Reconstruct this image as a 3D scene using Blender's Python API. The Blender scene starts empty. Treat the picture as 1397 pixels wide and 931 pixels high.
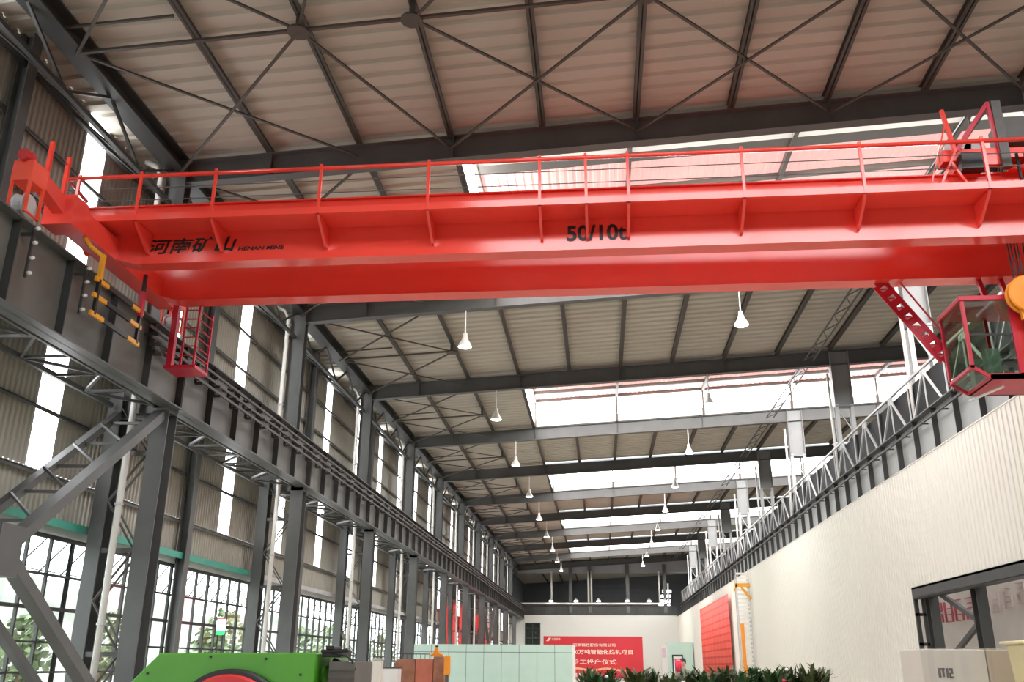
import bpy, math, random
from mathutils import Vector, Matrix
random.seed(7)
S = bpy.context.scene
COL = S.collection

# ------------------------------------------------------------------ materials
def new_mat(name):
    m = bpy.data.materials.new(name); m.use_nodes = True
    nt = m.node_tree
    for n in list(nt.nodes): nt.nodes.remove(n)
    out = nt.nodes.new('ShaderNodeOutputMaterial')
    return m, nt, out

def paint(name, col, rough=.5, metal=0., var=.12, scale=1.5, bump=0., spec=.5, stretch=(1, 1, 1)):
    """painted surface with soft wear from object-space noise"""
    m, nt, out = new_mat(name)
    b = nt.nodes.new('ShaderNodeBsdfPrincipled')
    tc = nt.nodes.new('ShaderNodeTexCoord'); mp = nt.nodes.new('ShaderNodeMapping')
    mp.inputs['Scale'].default_value = stretch
    nz = nt.nodes.new('ShaderNodeTexNoise'); nz.inputs['Scale'].default_value = scale; nz.inputs['Detail'].default_value = 5
    rp = nt.nodes.new('ShaderNodeValToRGB')
    e = rp.color_ramp.elements
    e[0].position = .3; e[1].position = .7
    e[0].color = tuple(c*(1-var) for c in col)+(1,); e[1].color = tuple(min(1, c*(1+var)) for c in col)+(1,)
    L = nt.links.new
    L(tc.outputs['Object'], mp.inputs['Vector']); L(mp.outputs['Vector'], nz.inputs['Vector'])
    L(nz.outputs['Fac'], rp.inputs['Fac']); L(rp.outputs['Color'], b.inputs['Base Color'])
    b.inputs['Roughness'].default_value = rough; b.inputs['Metallic'].default_value = metal
    b.inputs['Specular IOR Level'].default_value = spec
    if bump:
        bp = nt.nodes.new('ShaderNodeBump'); bp.inputs['Strength'].default_value = bump; bp.inputs['Distance'].default_value = .02
        L(nz.outputs['Fac'], bp.inputs['Height']); L(bp.outputs['Normal'], b.inputs['Normal'])
    L(b.outputs['BSDF'], out.inputs['Surface'])
    return m

def glow(name, col, strength):
    m, nt, out = new_mat(name)
    e = nt.nodes.new('ShaderNodeEmission'); e.inputs['Color'].default_value = col+(1,); e.inputs['Strength'].default_value = strength
    nt.links.new(e.outputs[0], out.inputs['Surface'])
    return m

def glass(name, tint=(1, 1, 1), gloss=.1, rough=.05):
    m, nt, out = new_mat(name)
    t = nt.nodes.new('ShaderNodeBsdfTransparent'); t.inputs['Color'].default_value = tint+(1,)
    g = nt.nodes.new('ShaderNodeBsdfGlossy'); g.inputs['Roughness'].default_value = rough
    mx = nt.nodes.new('ShaderNodeMixShader'); mx.inputs['Fac'].default_value = gloss
    L = nt.links.new
    L(t.outputs[0], mx.inputs[1]); L(g.outputs[0], mx.inputs[2]); L(mx.outputs[0], out.inputs['Surface'])
    return m

M = {}
M['roof'] = paint('roof_sheet_grey', (.51, .475, .40), .65, var=.06, scale=.4)
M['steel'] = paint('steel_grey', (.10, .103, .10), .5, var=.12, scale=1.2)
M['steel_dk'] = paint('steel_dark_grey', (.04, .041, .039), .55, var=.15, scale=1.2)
M['purlin'] = paint('purlin_brown_grey', (.075, .064, .052), .55, var=.1)
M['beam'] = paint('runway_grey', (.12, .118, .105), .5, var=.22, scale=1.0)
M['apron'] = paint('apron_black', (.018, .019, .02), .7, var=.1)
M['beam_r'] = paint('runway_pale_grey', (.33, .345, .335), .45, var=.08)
M['clad'] = paint('wall_cladding_grey', (.42, .40, .34), .38, var=.08, scale=.5)
M['clad_dk'] = paint('far_cladding_grey', (.14, .15, .16), .6, var=.1, scale=.3)
M['white_clad'] = paint('wall_cladding_ivory', (.72, .71, .635), .42, var=.025, scale=.15)
M['end_white'] = paint('end_wall_ivory', (.68, .675, .63), .5, var=.02, scale=.2)
M['red'] = paint('crane_red', (.86, .07, .048), .15, var=.05, scale=.8, spec=.6)
M['red_orange'] = paint('buffer_orange_red', (.85, .075, .03), .45, var=.06)
M['crimson'] = paint('cab_crimson', (.50, .012, .035), .42, var=.08)
M['black'] = paint('black_paint', (.012, .012, .012), .45, var=.1)
M['rubber'] = paint('cable_black', (.02, .022, .02), .6, var=.1)
M['white'] = paint('pipe_white', (.78, .77, .73), .4, var=.04)
M['head'] = paint('column_head_grey', (.26, .27, .27), .45, var=.08)
M['galv'] = paint('galvanised_pale', (.52, .53, .53), .42, var=.08)
M['yellow'] = paint('safety_yellow', (.80, .36, .02), .45, var=.08)
M['orange'] = paint('hook_orange', (.85, .30, .02), .42, var=.08)
M['green'] = paint('machine_green', (.075, .30, .02), .38, var=.06)
M['green_cover'] = paint('cover_green', (.06, .33, .22), .5, var=.06)
M['ledge'] = paint('ledge_green', (.06, .36, .27), .4, var=.1)
M['mach_red'] = paint('machine_red', (.55, .02, .02), .4, var=.06)
M['mint'] = paint('partition_mint', (.50, .66, .58), .5, var=.03)
M['rust'] = paint('rust_brown', (.33, .14, .08), .6, var=.3, scale=4)
M['rust_red'] = paint('rust_red', (.50, .15, .09), .6, var=.15, scale=3)
M['grey_brown'] = paint('motor_grey', (.10, .09, .08), .5, var=.12, scale=5)
M['carton'] = paint('carton_tan', (.50, .41, .31), .7, var=.06, scale=2)
M['carton_pale'] = paint('carton_pale', (.66, .60, .53), .6, var=.05, scale=2)
M['cream'] = paint('cream_plastic', (.72, .62, .36), .4, var=.04)
M['floor'] = paint('floor_concrete', (.44, .40, .34), .55, var=.12, scale=.3)
M['hill'] = paint('hill_pale_rock', (.165, .175, .15), .9, var=.3, scale=.12)
M['leaf'] = paint('leaf_dark', (.035, .085, .022), .5, var=.4, scale=6)
M['leaf2'] = paint('leaf_olive', (.075, .10, .035), .5, var=.4, scale=6)
M['tree_leaf'] = paint('tree_leaf_green', (.15, .20, .10), .6, var=.4, scale=3)
M['bark'] = paint('bark_brown', (.12, .08, .05), .8, var=.2)
M['pot'] = paint('pot_terracotta', (.32, .12, .07), .6, var=.1)
M['conductor'] = paint('conductor_brown', (.06, .045, .035), .5)
M['sign_faint'] = paint('sign_letter_faded', (.66, .55, .55), .5, var=.05)
M['sign_pink'] = paint('faded_pink', (.80, .40, .46), .7, var=.05)
M['flower_white'] = paint('petal_white', (.85, .83, .78), .5, var=.04)
M['flower_red'] = paint('petal_red', (.75, .03, .09), .5, var=.1)
M['banner'] = paint('banner_red', (.62, .018, .03), .5, var=.12, scale=.15)
M['letter'] = paint('banner_letter', (.95, .72, .58), .5, var=.02)
M['cloth_red'] = paint('cloth_red', (.80, .035, .025), .6, var=.08)
M['glow_white'] = glow('daylight_translucent', (.97, .985, 1.0), 6.0)
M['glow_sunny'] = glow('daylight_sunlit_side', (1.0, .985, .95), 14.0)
M['glow_strip'] = glow('daylight_strip', (.97, .985, 1.0), 4.0)
M['glow_roof'] = glow('daylight_roof_strip', (.97, .98, 1.0), 4.0)
def translucent(name, col, fac):
    m, nt, out = new_mat(name)
    d = nt.nodes.new('ShaderNodeBsdfDiffuse'); d.inputs['Color'].default_value = col+(1,)
    t = nt.nodes.new('ShaderNodeBsdfTranslucent'); t.inputs['Color'].default_value = col+(1,)
    mx = nt.nodes.new('ShaderNodeMixShader'); mx.inputs['Fac'].default_value = fac
    nt.links.new(d.outputs[0], mx.inputs[1]); nt.links.new(t.outputs[0], mx.inputs[2]); nt.links.new(mx.outputs[0], out.inputs['Surface'])
    return m
M['pink'] = translucent('monitor_sheet_pink', (.93, .50, .46), .14)
M['lamp_glow'] = glow('lamp_glow', (1, .96, .88), 9.0)
M['lamp_shade'] = paint('lamp_aluminium', (.82, .80, .75), .35, var=.03)
M['pane'] = glass('window_glass', (.97, .99, .98), .06)
M['cab_glass'] = glass('cab_glass', (.78, .86, .78), .12, .03)
M['film'] = glass('stretch_film', (.97, .97, .97), .18, .25)
M['skin'] = paint('skin', (.55, .33, .24), .6, var=.05)
M['hair'] = paint('hair_black', (.015, .012, .01), .6, var=.1)
M['jacket'] = paint('jacket_grey_green', (.16, .22, .19), .7, var=.1, scale=8)
M['trousers'] = paint('trousers_dark', (.05, .05, .06), .7, var=.1)
M['signal_green'] = glow('signal_green', (.05, .75, .18), 1.0)
M['signal_red'] = glow('signal_red', (.9, .05, .08), .9)
M['signal_white'] = glow('signal_white', (1, 1, 1), 1.6)
M['sign_grey'] = paint('sign_panel_pale', (.84, .80, .77), .5, var=.08, scale=.5)
M['sign_red'] = paint('sign_letter_red', (.55, .12, .16), .5, var=.1)

# ------------------------------------------------------------------ mesh helper
class MB:
    def __init__(s): s.v = []; s.f = []
    def add(s, vs, fs):
        n = len(s.v); s.v += [tuple(v) for v in vs]; s.f += [tuple(i+n for i in f) for f in fs]; return s
    def box(s, x0, x1, y0, y1, z0, z1):
        return s.add([(x0,y0,z0),(x1,y0,z0),(x1,y1,z0),(x0,y1,z0),(x0,y0,z1),(x1,y0,z1),(x1,y1,z1),(x0,y1,z1)],
                     [(3,2,1,0),(4,5,6,7),(0,1,5,4),(1,2,6,5),(2,3,7,6),(3,0,4,7)])
    def bar(s, p, q, w, h, up=(0, 0, 1)):
        p = Vector(p); q = Vector(q); d = (q-p).normalized(); up = Vector(up)
        if abs(d.dot(up)) > .98: up = Vector((0, 1, 0)) if abs(d.y) < .9 else Vector((1, 0, 0))
        a = d.cross(up).normalized()*w/2; b = a.cross(d).normalized()*h/2
        vs = [p-a-b, p+a-b, p+a+b, p-a+b, q-a-b, q+a-b, q+a+b, q-a+b]
        return s.add(vs, [(3,2,1,0),(4,5,6,7),(0,1,5,4),(1,2,6,5),(2,3,7,6),(3,0,4,7)])
    def path(s, pts, r, n=8):
        pts = [Vector(p) for p in pts]; rings = []
        for i, p in enumerate(pts):
            d = (pts[min(i+1, len(pts)-1)]-pts[max(i-1, 0)]).normalized()
            up = Vector((0, 0, 1)) if abs(d.z) < .9 else Vector((0, 1, 0))
            a = d.cross(up).normalized(); b = a.cross(d)
            rr = r[i] if isinstance(r, (list, tuple)) else r
            rings.append([p+(a*math.cos(2*math.pi*k/n)+b*math.sin(2*math.pi*k/n))*rr for k in range(n)])
        vs = [v for g in rings for v in g]; fs = []
        for i in range(len(pts)-1):
            for k in range(n): fs.append((i*n+k, i*n+(k+1) % n, (i+1)*n+(k+1) % n, (i+1)*n+k))
        fs.append(tuple(range(n))[::-1]); fs.append(tuple((len(pts)-1)*n+k for k in range(n)))
        return s.add(vs, fs)
    def tube(s, p, q, r, n=8): return s.path([p, q], r, n)
    def lathe(s, prof, c, n=16, axis='z'):
        vs = []; fs = []; c = Vector(c)
        for r, h in prof:
            for k in range(n):
                a = 2*math.pi*k/n; u, w = r*math.cos(a), r*math.sin(a)
                vs.append(c+Vector({'z': (u, w, h), 'x': (h, u, w), 'y': (w, h, u)}[axis]))
        m = len(prof)
        for i in range(m-1):
            for k in range(n): fs.append((i*n+k, i*n+(k+1) % n, (i+1)*n+(k+1) % n, (i+1)*n+k))
        fs.append(tuple(range(n))[::-1]); fs.append(tuple((m-1)*n+k for k in range(n)))
        return s.add(vs, fs)
    def prism(s, poly, axis, a, b):
        """poly of 2D points extruded along axis from a to b (x: (y,z), y: (x,z), z: (x,y))"""
        n = len(poly)
        def P(u, w, t): return {'x': (t, u, w), 'y': (u, t, w), 'z': (u, w, t)}[axis]
        vs = [P(u, w, a) for u, w in poly]+[P(u, w, b) for u, w in poly]
        fs = [tuple(range(n)), tuple(range(2*n-1, n-1, -1))]
        for k in range(n): fs.append((k, (k+1) % n, n+(k+1) % n, n+k))
        return s.add(vs, fs)
    def build(s, name, mat, parent=None, origin=None, smooth=False, bevel=0.):
        if parent is not None:
            o = Vector((0, 0, 0)); q = parent
            while q is not None: o += q.location; q = q.parent
        else: o = Vector(origin or (0, 0, 0))
        me = bpy.data.meshes.new(name)
        me.from_pydata([(v[0]-o.x, v[1]-o.y, v[2]-o.z) for v in s.v], [], s.f); me.update()
        import bmesh
        bm = bmesh.new(); bm.from_mesh(me); bmesh.ops.recalc_face_normals(bm, faces=bm.faces); bm.to_mesh(me); bm.free()
        me.materials.append(mat if not isinstance(mat, str) else M[mat])
        if smooth:
            for p in me.polygons: p.use_smooth = True
        ob = bpy.data.objects.new(name, me); COL.objects.link(ob)
        if parent is None: ob.location = o
        else: ob.parent = parent
        if bevel:
            b = ob.modifiers.new('Bevel', 'BEVEL'); b.width = bevel; b.segments = 2; b.limit_method = 'ANGLE'
        return ob

def tag(o, label=None, cat=None, group=None, kind=None):
    if label: o['label'] = label
    if cat: o['category'] = cat
    if group: o['group'] = group
    if kind: o['kind'] = kind
    return o
def thing(name, loc, label, cat, group=None, kind=None):
    o = bpy.data.objects.new(name, None); COL.objects.link(o); o.location = loc
    o.empty_display_size = .3
    return tag(o, label, cat, group, kind)
def copy_tree(o, parent=None):
    c = o.copy(); COL.objects.link(c)
    if parent is not None: c.parent = parent
    for ch in list(o.children): copy_tree(ch, c)
    return c
def text_part(name, s, mat, parent, place, w, h, shear=0., bold=0., depth=.004):
    """raised lettering scaled to w x h; place(u, v, t) gives the world point"""
    cu = bpy.data.curves.new(name, 'FONT'); cu.body = s; cu.shear = shear; cu.offset = bold; cu.extrude = .01
    t = bpy.data.objects.new(name, cu); COL.objects.link(t)
    me = bpy.data.meshes.new_from_object(t.evaluated_get(bpy.context.evaluated_depsgraph_get()))
    bpy.data.objects.remove(t)
    xs = [v.co.x for v in me.vertices]; ys = [v.co.y for v in me.vertices]
    x0, x1, y0, y1 = min(xs), max(xs), min(ys), max(ys)
    mb = MB()
    mb.v = [tuple(place((v.co.x-x0)/(x1-x0)*w, (v.co.y-y0)/(y1-y0)*h, depth*(1 if v.co.z > 0 else 0))) for v in me.vertices]
    mb.f = [tuple(p.vertices) for p in me.polygons]
    return mb.build(name, mat, parent)

ORD = ['first', 'second', 'third', 'fourth', 'fifth', 'sixth', 'seventh', 'eighth', 'ninth', 'tenth', 'eleventh', 'twelfth', 'thirteenth',
       'fourteenth', 'fifteenth', 'sixteenth', 'seventeenth', 'eighteenth', 'nineteenth', 'twentieth', 'twenty-first', 'twenty-second', 'twenty-third', 'twenty-fourth']
BAY = 11.8
def Yk(k): return 23.3+BAY*k
K0, K1 = -4, 10
YB, YE = Yk(K0), Yk(K1)              # behind the camera, far end wall
def zr(x, h=0.): return 16.6+.058*x+h   # top line of the rafters
PX = [-9.55, -6.82, -4.09, -1.36, 1.37, 4.10, 6.83, 9.56, 12.29, 15.0, 17.75, 20.5, 23.2]

# ------------------------------------------------------------------ floor and outside
f = MB().box(-14.2, 26, YB-1, 178, -.2, 0).build('floor', 'floor'); tag(f, 'grey concrete hall floor under the machines and plants', 'floor', kind='structure')
g = MB().box(-120, -14.2, -80, 240, -.3, -.05).build('ground', paint('yard_pale', (.5, .5, .47), .8)); tag(g, 'pale yard ground outside the tall windows', 'ground', kind='structure')
hm = MB(); NX, NY = 12, 60
for i in range(NX+1):
    for j in range(NY+1):
        y = -60+j*5; t = i/NX
        hm.v.append((-45-t*45, y, -.1+(9.5+2.2*math.sin(y*.06)+1.2*math.sin(y*.17+1)+.6*random.random())*min(1, t*1.6)**.8))
for i in range(NX):
    for j in range(NY):
        a = i*(NY+1)+j; hm.f.append((a, a+1, a+NY+2, a+NY+1))
tag(hm.build('hill', 'hill', smooth=True), 'pale hazy rocky hillside outside behind the window panes', 'hill', kind='structure')

# ------------------------------------------------------------------ corrugated sheets
def corr(u0, u1, period, depth, prof):
    """list of (u, d) across a profiled sheet"""
    out = []; n = max(1, int(math.ceil((u1-u0)/period)))
    for i in range(n):
        for a, d in prof:
            u = u0+(i+a)*period
            if u < u1: out.append((u, d*depth))
    out.append((u1, out[-1][1]))
    return out
TRAP = [(0, 0), (.5, 0), (.6, 1), (.9, 1)]
RIB = [(0, 0), (.74, 0), (.82, 1), (.92, 1)]
WAVE = [(0, 0), (.35, 0), (.5, 1), (.85, 1)]

def sheet(mb, prof, P):
    """P(u, d, end) -> point, end 0/1"""
    n = len(mb.v)
    for u, d in prof: mb.v.append(P(u, d, 0)); mb.v.append(P(u, d, 1))
    for i in range(len(prof)-1): mb.f.append((n+2*i, n+2*i+1, n+2*i+3, n+2*i+2))

MON = [k for k in range(-2, K1) if k % 2 == 0]
XM = -4.09
ce = MB()
prof = corr(YB, 178, .59, .085, TRAP)
sheet(ce, prof, lambda u, d, e: ((-14.6, XM)[e], u, zr((-14.6, XM)[e], .24)+d))
for k in range(K0, K1):
    if k in MON: continue
    ea = .31 if (k-1) in MON else 0.; eb = (.31 if k < 3 else .14) if (k+1) in MON else 0.
    q0 = YB+math.floor((Yk(k)-YB)/.59)*.59
    prof = [(max(u, Yk(k)-ea), d) for u, d in corr(q0-.59, Yk(k+1)+eb, .59, .085, TRAP) if u > Yk(k)-ea-.1]
    sheet(ce, prof, lambda u, d, e: ((XM, 26.)[e], u, zr((XM, 26.)[e], .24)+d))
q0 = YB+math.floor((YE-YB)/.59)*.59
sheet(ce, corr(q0, 178, .59, .085, TRAP), lambda u, d, e: ((XM, 26)[e], u, zr((XM, 26)[e], .24)+d))
tag(ce.build('ceiling', 'roof'), 'beige grey ribbed metal roof sheets seen from below', 'roof', kind='structure')

# raised roof lights across every second bay
for n, k in enumerate(MON):
    y0, y1 = Yk(k), Yk(k+1)
    t = thing('ceiling_monitor', (XM, y0, zr(XM)), ('raised roof light with pink sheet and bright glazing, ' + ORD[n-1] + ' beyond the red crane') if n >= 1 else 'raised roof light behind the camera over the hall', 'roof light', 'raised roof lights', 'structure')
    for (xa, xb) in ((XM, 26.),):
        for nm, yy in (('far_glazing', y1-.32), ('near_glazing', y0+.32)):
            gm = MB().add([(xa, yy, zr(xa, .5)), (xb, yy, zr(xb, .5)), (xb, yy, zr(xb, 1.85)), (xa, yy, zr(xa, 1.85))], [(0, 1, 2, 3)])
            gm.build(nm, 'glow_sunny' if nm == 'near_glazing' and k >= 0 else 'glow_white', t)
        cb = MB()
        for yy in (y1-.3, y0+.3):
            cb.add([(xa, yy-.05, zr(xa, .02)), (xb, yy-.05, zr(xb, .02)), (xb, yy-.05, zr(xb, .52)), (xa, yy-.05, zr(xa, .52)),
                    (xa, yy+.05, zr(xa, .02)), (xb, yy+.05, zr(xb, .02)), (xb, yy+.05, zr(xb, .52)), (xa, yy+.05, zr(xa, .52))],
                   [(0,1,2,3),(7,6,5,4),(0,4,5,1),(3,2,6,7)])
        cb.build('curb_panel', 'galv', t)
        rm = MB(); pr = corr(xa, xb, .3, .04, TRAP)
        ys = y0+(8.4 if k < 0 else 4.9)  # unseen glowing strip made wider behind the camera to brighten the girder reflection
        sheet(rm, pr, lambda u, d, e: (u, (ys, y1-.25)[e], zr(u, 1.85)+d))
        rm.build('roof_sheet', 'pink', t)
        rs = MB().add([(xa, y0+.25, zr(xa, 1.87)), (xb, y0+.25, zr(xb, 1.87)), (xb, ys-.5, zr(xb, 1.87)), (xa, ys-.5, zr(xa, 1.87))], [(0, 1, 2, 3)])
        rs.build('translucent_strip', 'glow_roof', t)
        eg = MB().add([(xa, y0+.3, zr(xa, .3)), (xa, y1-.3, zr(xa, .3)), (xa, y1-.3, zr(xa, 1.86)), (xa, y0+.3, zr(xa, 1.86))], [(0, 1, 2, 3)])
        eg.build('end_glazing', 'glow_white', t)
        fm = MB()
        for yy in (ys-.15, y0+7.2, y1-2.4, y1-.5):
            fm.bar((xa, yy, zr(xa, 1.72)), (xb, yy, zr(xb, 1.72)), .62 if yy == ys-.15 else .16, .2)
        x = XM+.03
        for x in (XM+.1, 1.37, 6.97, 12.6, 18.0, 23.5):
            fm.bar((x, y0+.3, zr(x, 1.68)), (x, y1-.3, zr(x, 1.68)), .16, .22)
            for yy in (y0+.4, y1-.42): fm.bar((x, yy, zr(x, 0)), (x, yy, zr(x, 1.7)), .12, .12)
        fm.build('frame', 'purlin', t)

# ------------------------------------------------------------------ rafters, purlins, roof bracing
for n, k in enumerate(range(K0, K1+1)):
    mb = MB(); y = Yk(k)
    for xa, xb in ((-12.35, 12.6), (12.6, 26)):
        mb.add([(xa, y-.01, zr(xa, -.77)), (xb, y-.01, zr(xb, -.77)), (xb, y-.01, zr(xb)), (xa, y-.01, zr(xa)),
                (xa, y+.01, zr(xa, -.77)), (xb, y+.01, zr(xb, -.77)), (xb, y+.01, zr(xb)), (xa, y+.01, zr(xa))],
               [(0,1,2,3),(7,6,5,4),(0,4,5,1),(3,2,6,7),(0,3,7,4),(1,5,6,2)])
        for h in (-.76, -.012): mb.bar((xa, y, zr(xa, h)), (xb, y, zr(xb, h)), .36, .028)
    for x in (-9.5, -4, 1.4, 6.9, 12.3, 18): mb.box(x-.01, x+.01, y-.17, y+.17, zr(x, -.75), zr(x, -.03))
    o = mb.build('roof_rafter', 'steel', origin=(0, y, 15.8))
    tag(o, ('dark grey steel roof rafter, ' + ORD[k] + ' rafter counting away from the red crane') if k >= 0 else 'dark grey steel roof rafter overhead behind the camera', 'rafter', 'roof rafters', 'structure')
pn = 0
for i, x in enumerate(PX):
    spans = [(YB, 178)] if x < XM+.05 else [(Yk(k), Yk(k+1)) for k in range(K0, K1) if k not in MON]
    for a, b in spans:
        mb = MB(); zz = zr(x)
        mb.box(x-.012, x+.012, a, b, zz, zz+.235); mb.box(x-.012, x+.09, a, b, zz, zz+.014); mb.box(x-.09, x+.012, a, b, zz+.221, zz+.235)
        mb.box(x-.1, x+.1, a, b, zz+.005, zz+.03)
        o = mb.build('roof_purlin', 'purlin', origin=(x, a, zz))
        tag(o, 'brown grey steel purlin running under the ribbed roof sheets, ' + ORD[i] + ' line from the window wall', 'purlin', 'roof purlins line ' + ORD[i], 'structure')
for k in range(-1, K1):
    y0, y1 = Yk(k), Yk(k+1); ym = (y0+y1)/2; H = -.42
    near = k == -1
    mb = MB()
    xs = 6.83 if near else -6.82
    mb.bar((-12.2, ym, zr(-12.2, H)), (xs, ym, zr(xs, H)), .09, .07)
    mb.bar((-12.2, ym-.75, zr(-12.2, H+.15)), (-9.55, ym-.75, zr(-9.55, H+.15)), .06, .06)
    pan = [(-12.28, -6.82)]+([(-4.09, 1.37), (1.37, 6.83), (6.83, 12.29)] if near else [])
    for xa, xb in pan:
        for ya, yb in ((y0+.2, ym), (ym, y1-.2)):
            mb.bar((xa, ya, zr(xa, H)), (xb, yb, zr(xb, H)), .07, .05)
            mb.bar((xa, yb, zr(xa, H-.06)), (xb, ya, zr(xb, H-.06)), .07, .05)
    if near: mb.bar((-6.82, ym, zr(-6.82, H)), (-4.09, y1-.2, zr(-4.09, H)), .07, .05)
    if near: mb.bar((-6.82, ym, zr(-6.82, H)), (-4.09, y0+.2, zr(-4.09, H)), .07, .05)
    for x in ([-6.82]+([-4.09, 1.37, 6.83] if near else [])):
        mb.lathe([(.0, -.03), (.27, -.03), (.27, .03), (0, .03)], (x, ym, zr(x, H-.05)), 10)
        mb.bar((x, ym, zr(x, H-.05)), (x, ym, zr(x, .1)), .12, .12)
    o = mb.build('roof_brace', 'purlin', origin=(-9.5, ym, 16))
    tag(o, 'dark crossed bracing rods under the roof sheets ' + ('in front of the red crane' if near else 'between rafters, ' + ORD[k] + ' bay beyond the crane'), 'brace', 'roof bracing', 'structure')

# ------------------------------------------------------------------ window wall
WX = -13.8
strips = [Yk(k)-2.1+5.9*j for k in range(K0, K1) for j in (0, 1)]
strips = [y for y in strips if y-.6 > YB and y+.6 < YE]
wl = MB()
edges = [YB]+[e for y in strips for e in (y-.47, y+.47)]+[YE]
for i in range(0, len(edges), 2):
    pr = corr(edges[i], edges[i+1], .2, .045, WAVE)
    sheet(wl, pr, lambda u, d, e: (WX-d, u, (6.1, 16.1)[e]))
pr = corr(YB, YE, .2, .045, WAVE)
sheet(wl, pr, lambda u, d, e: (WX-d, u, (4.9, 6.1)[e]))
wl.box(WX-.2, WX-.05, YB, YE, 0, .45)
tag(wl.build('wall_left', 'clad'), 'grey corrugated metal wall above the tall factory windows', 'wall', kind='structure')
for n, y in enumerate(strips):
    mb = MB().box(WX-.07, WX-.05, y-.47, y+.47, 6.1, 16.1)
    o = mb.build('window_%d' % (100+n), 'glow_strip', origin=(WX, y, 6.1))
    tag(o, 'tall glowing translucent strip in the grey corrugated wall', 'light strip', 'translucent wall strips', 'structure')
for n, z in enumerate((6.0, 7.55, 9.25, 10.9, 12.4, 13.9, 15.4)):
    mb = MB().box(WX+.01, WX+.15, YB, YE, z-.012, z+.012).box(WX+.13, WX+.15, YB, YE, z-.09, z+.012)
    o = mb.build('trim_girt', 'steel', origin=(WX, YB, z))
    tag(o, 'horizontal steel girt on the corrugated wall, ' + ORD[n] + ' from the bottom', 'girt', 'wall girts', 'structure')
hd = MB().box(WX-.12, WX+.14, YB, YE, 4.62, 4.92)
tag(hd.build('trim_window_head', 'galv'), 'grey sheet metal header over the tall windows', 'window header', kind='structure')
gl = MB()
gl.prism([(WX+.0, 4.93), (WX+.36, 4.76), (WX+.36, 4.96), (WX+.0, 5.02)], 'y', YB, Yk(1)+.2)
tag(gl.build('trim_ledge', 'ledge'), 'green ledge over the windows along the window wall', 'ledge', kind='structure')
gl = MB()
gl.prism([(WX+.0, 4.93), (WX+.36, 4.76), (WX+.36, 4.96), (WX+.0, 5.02)], 'y', Yk(1)+.2, YE)
tag(gl.build('trim_ledge', 'galv'), 'pale ledge continuing beyond the green ledge on the window wall', 'ledge', kind='structure')

# tall windows, two per bay
def make_window():
    t = thing('window_1', (WX, 0, .45), None, None, None, 'structure')
    L = 5.9; n = 6
    fr = MB()
    for i in range(n+1):
        y = L*i/n; w = .05 if i in (0, 3, n) else .032
        fr.box(WX-.05, WX+.03, y-w, y+w, .45, 4.62)
    for z, w in ((.5, .05), (1.35, .025), (2.05, .025), (2.85, .045), (3.66, .03), (4.58, .06)):
        fr.box(WX-.05, WX+.03, 0, L, z-w, z+w)
    fr.build('frame', 'steel_dk', t)
    MB().box(WX-.012, WX-.004, .02, L-.02, .5, 4.58).build('pane', 'pane', t)
    st = MB()
    for i in range(n):
        y = L*i/n
        st.bar((WX-.28, y+.08, 3.72), (WX-.1, y+L/n-.06, 4.55), .03, .03)
    st.bar((WX-.3, .05, 3.78), (WX-.3, L-.05, 3.78), .025, .025)
    st.build('window_stay', 'steel', t)
    return t
win = make_window(); nw = 0
for k in range(-3, K1):
    for j in (0, 1):
        w = win if nw == 0 else copy_tree(win)
        w.name = 'window_%d' % (nw+1)
        w.location = (WX, Yk(k)+5.9*j, .45)
        tag(w, 'tall dark-framed factory window under the ledge, ' + (ORD[nw-6] + ' counting away from the front lattice column' if nw >= 6 else 'beside the camera'), 'window', 'tall factory windows', 'structure')
        nw += 1
for k in range(-3, K1):
    y = Yk(k)+5.9
    mb = MB().box(WX+.16, WX+.19, y-.17, y+.17, 0, 16).box(WX+.44, WX+.47, y-.17, y+.17, 0, 16).box(WX+.19, WX+.44, y-.012, y+.012, 0, 16)
    o = mb.build('wall_post', 'steel', origin=(WX+.3, y, 0))
    tag(o, 'dark steel wall post midway between two lattice columns' + (', ' + ORD[k+1] + ' of its row' if k >= -1 else ', behind the camera'), 'wall post', 'wall posts', 'structure')

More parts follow.
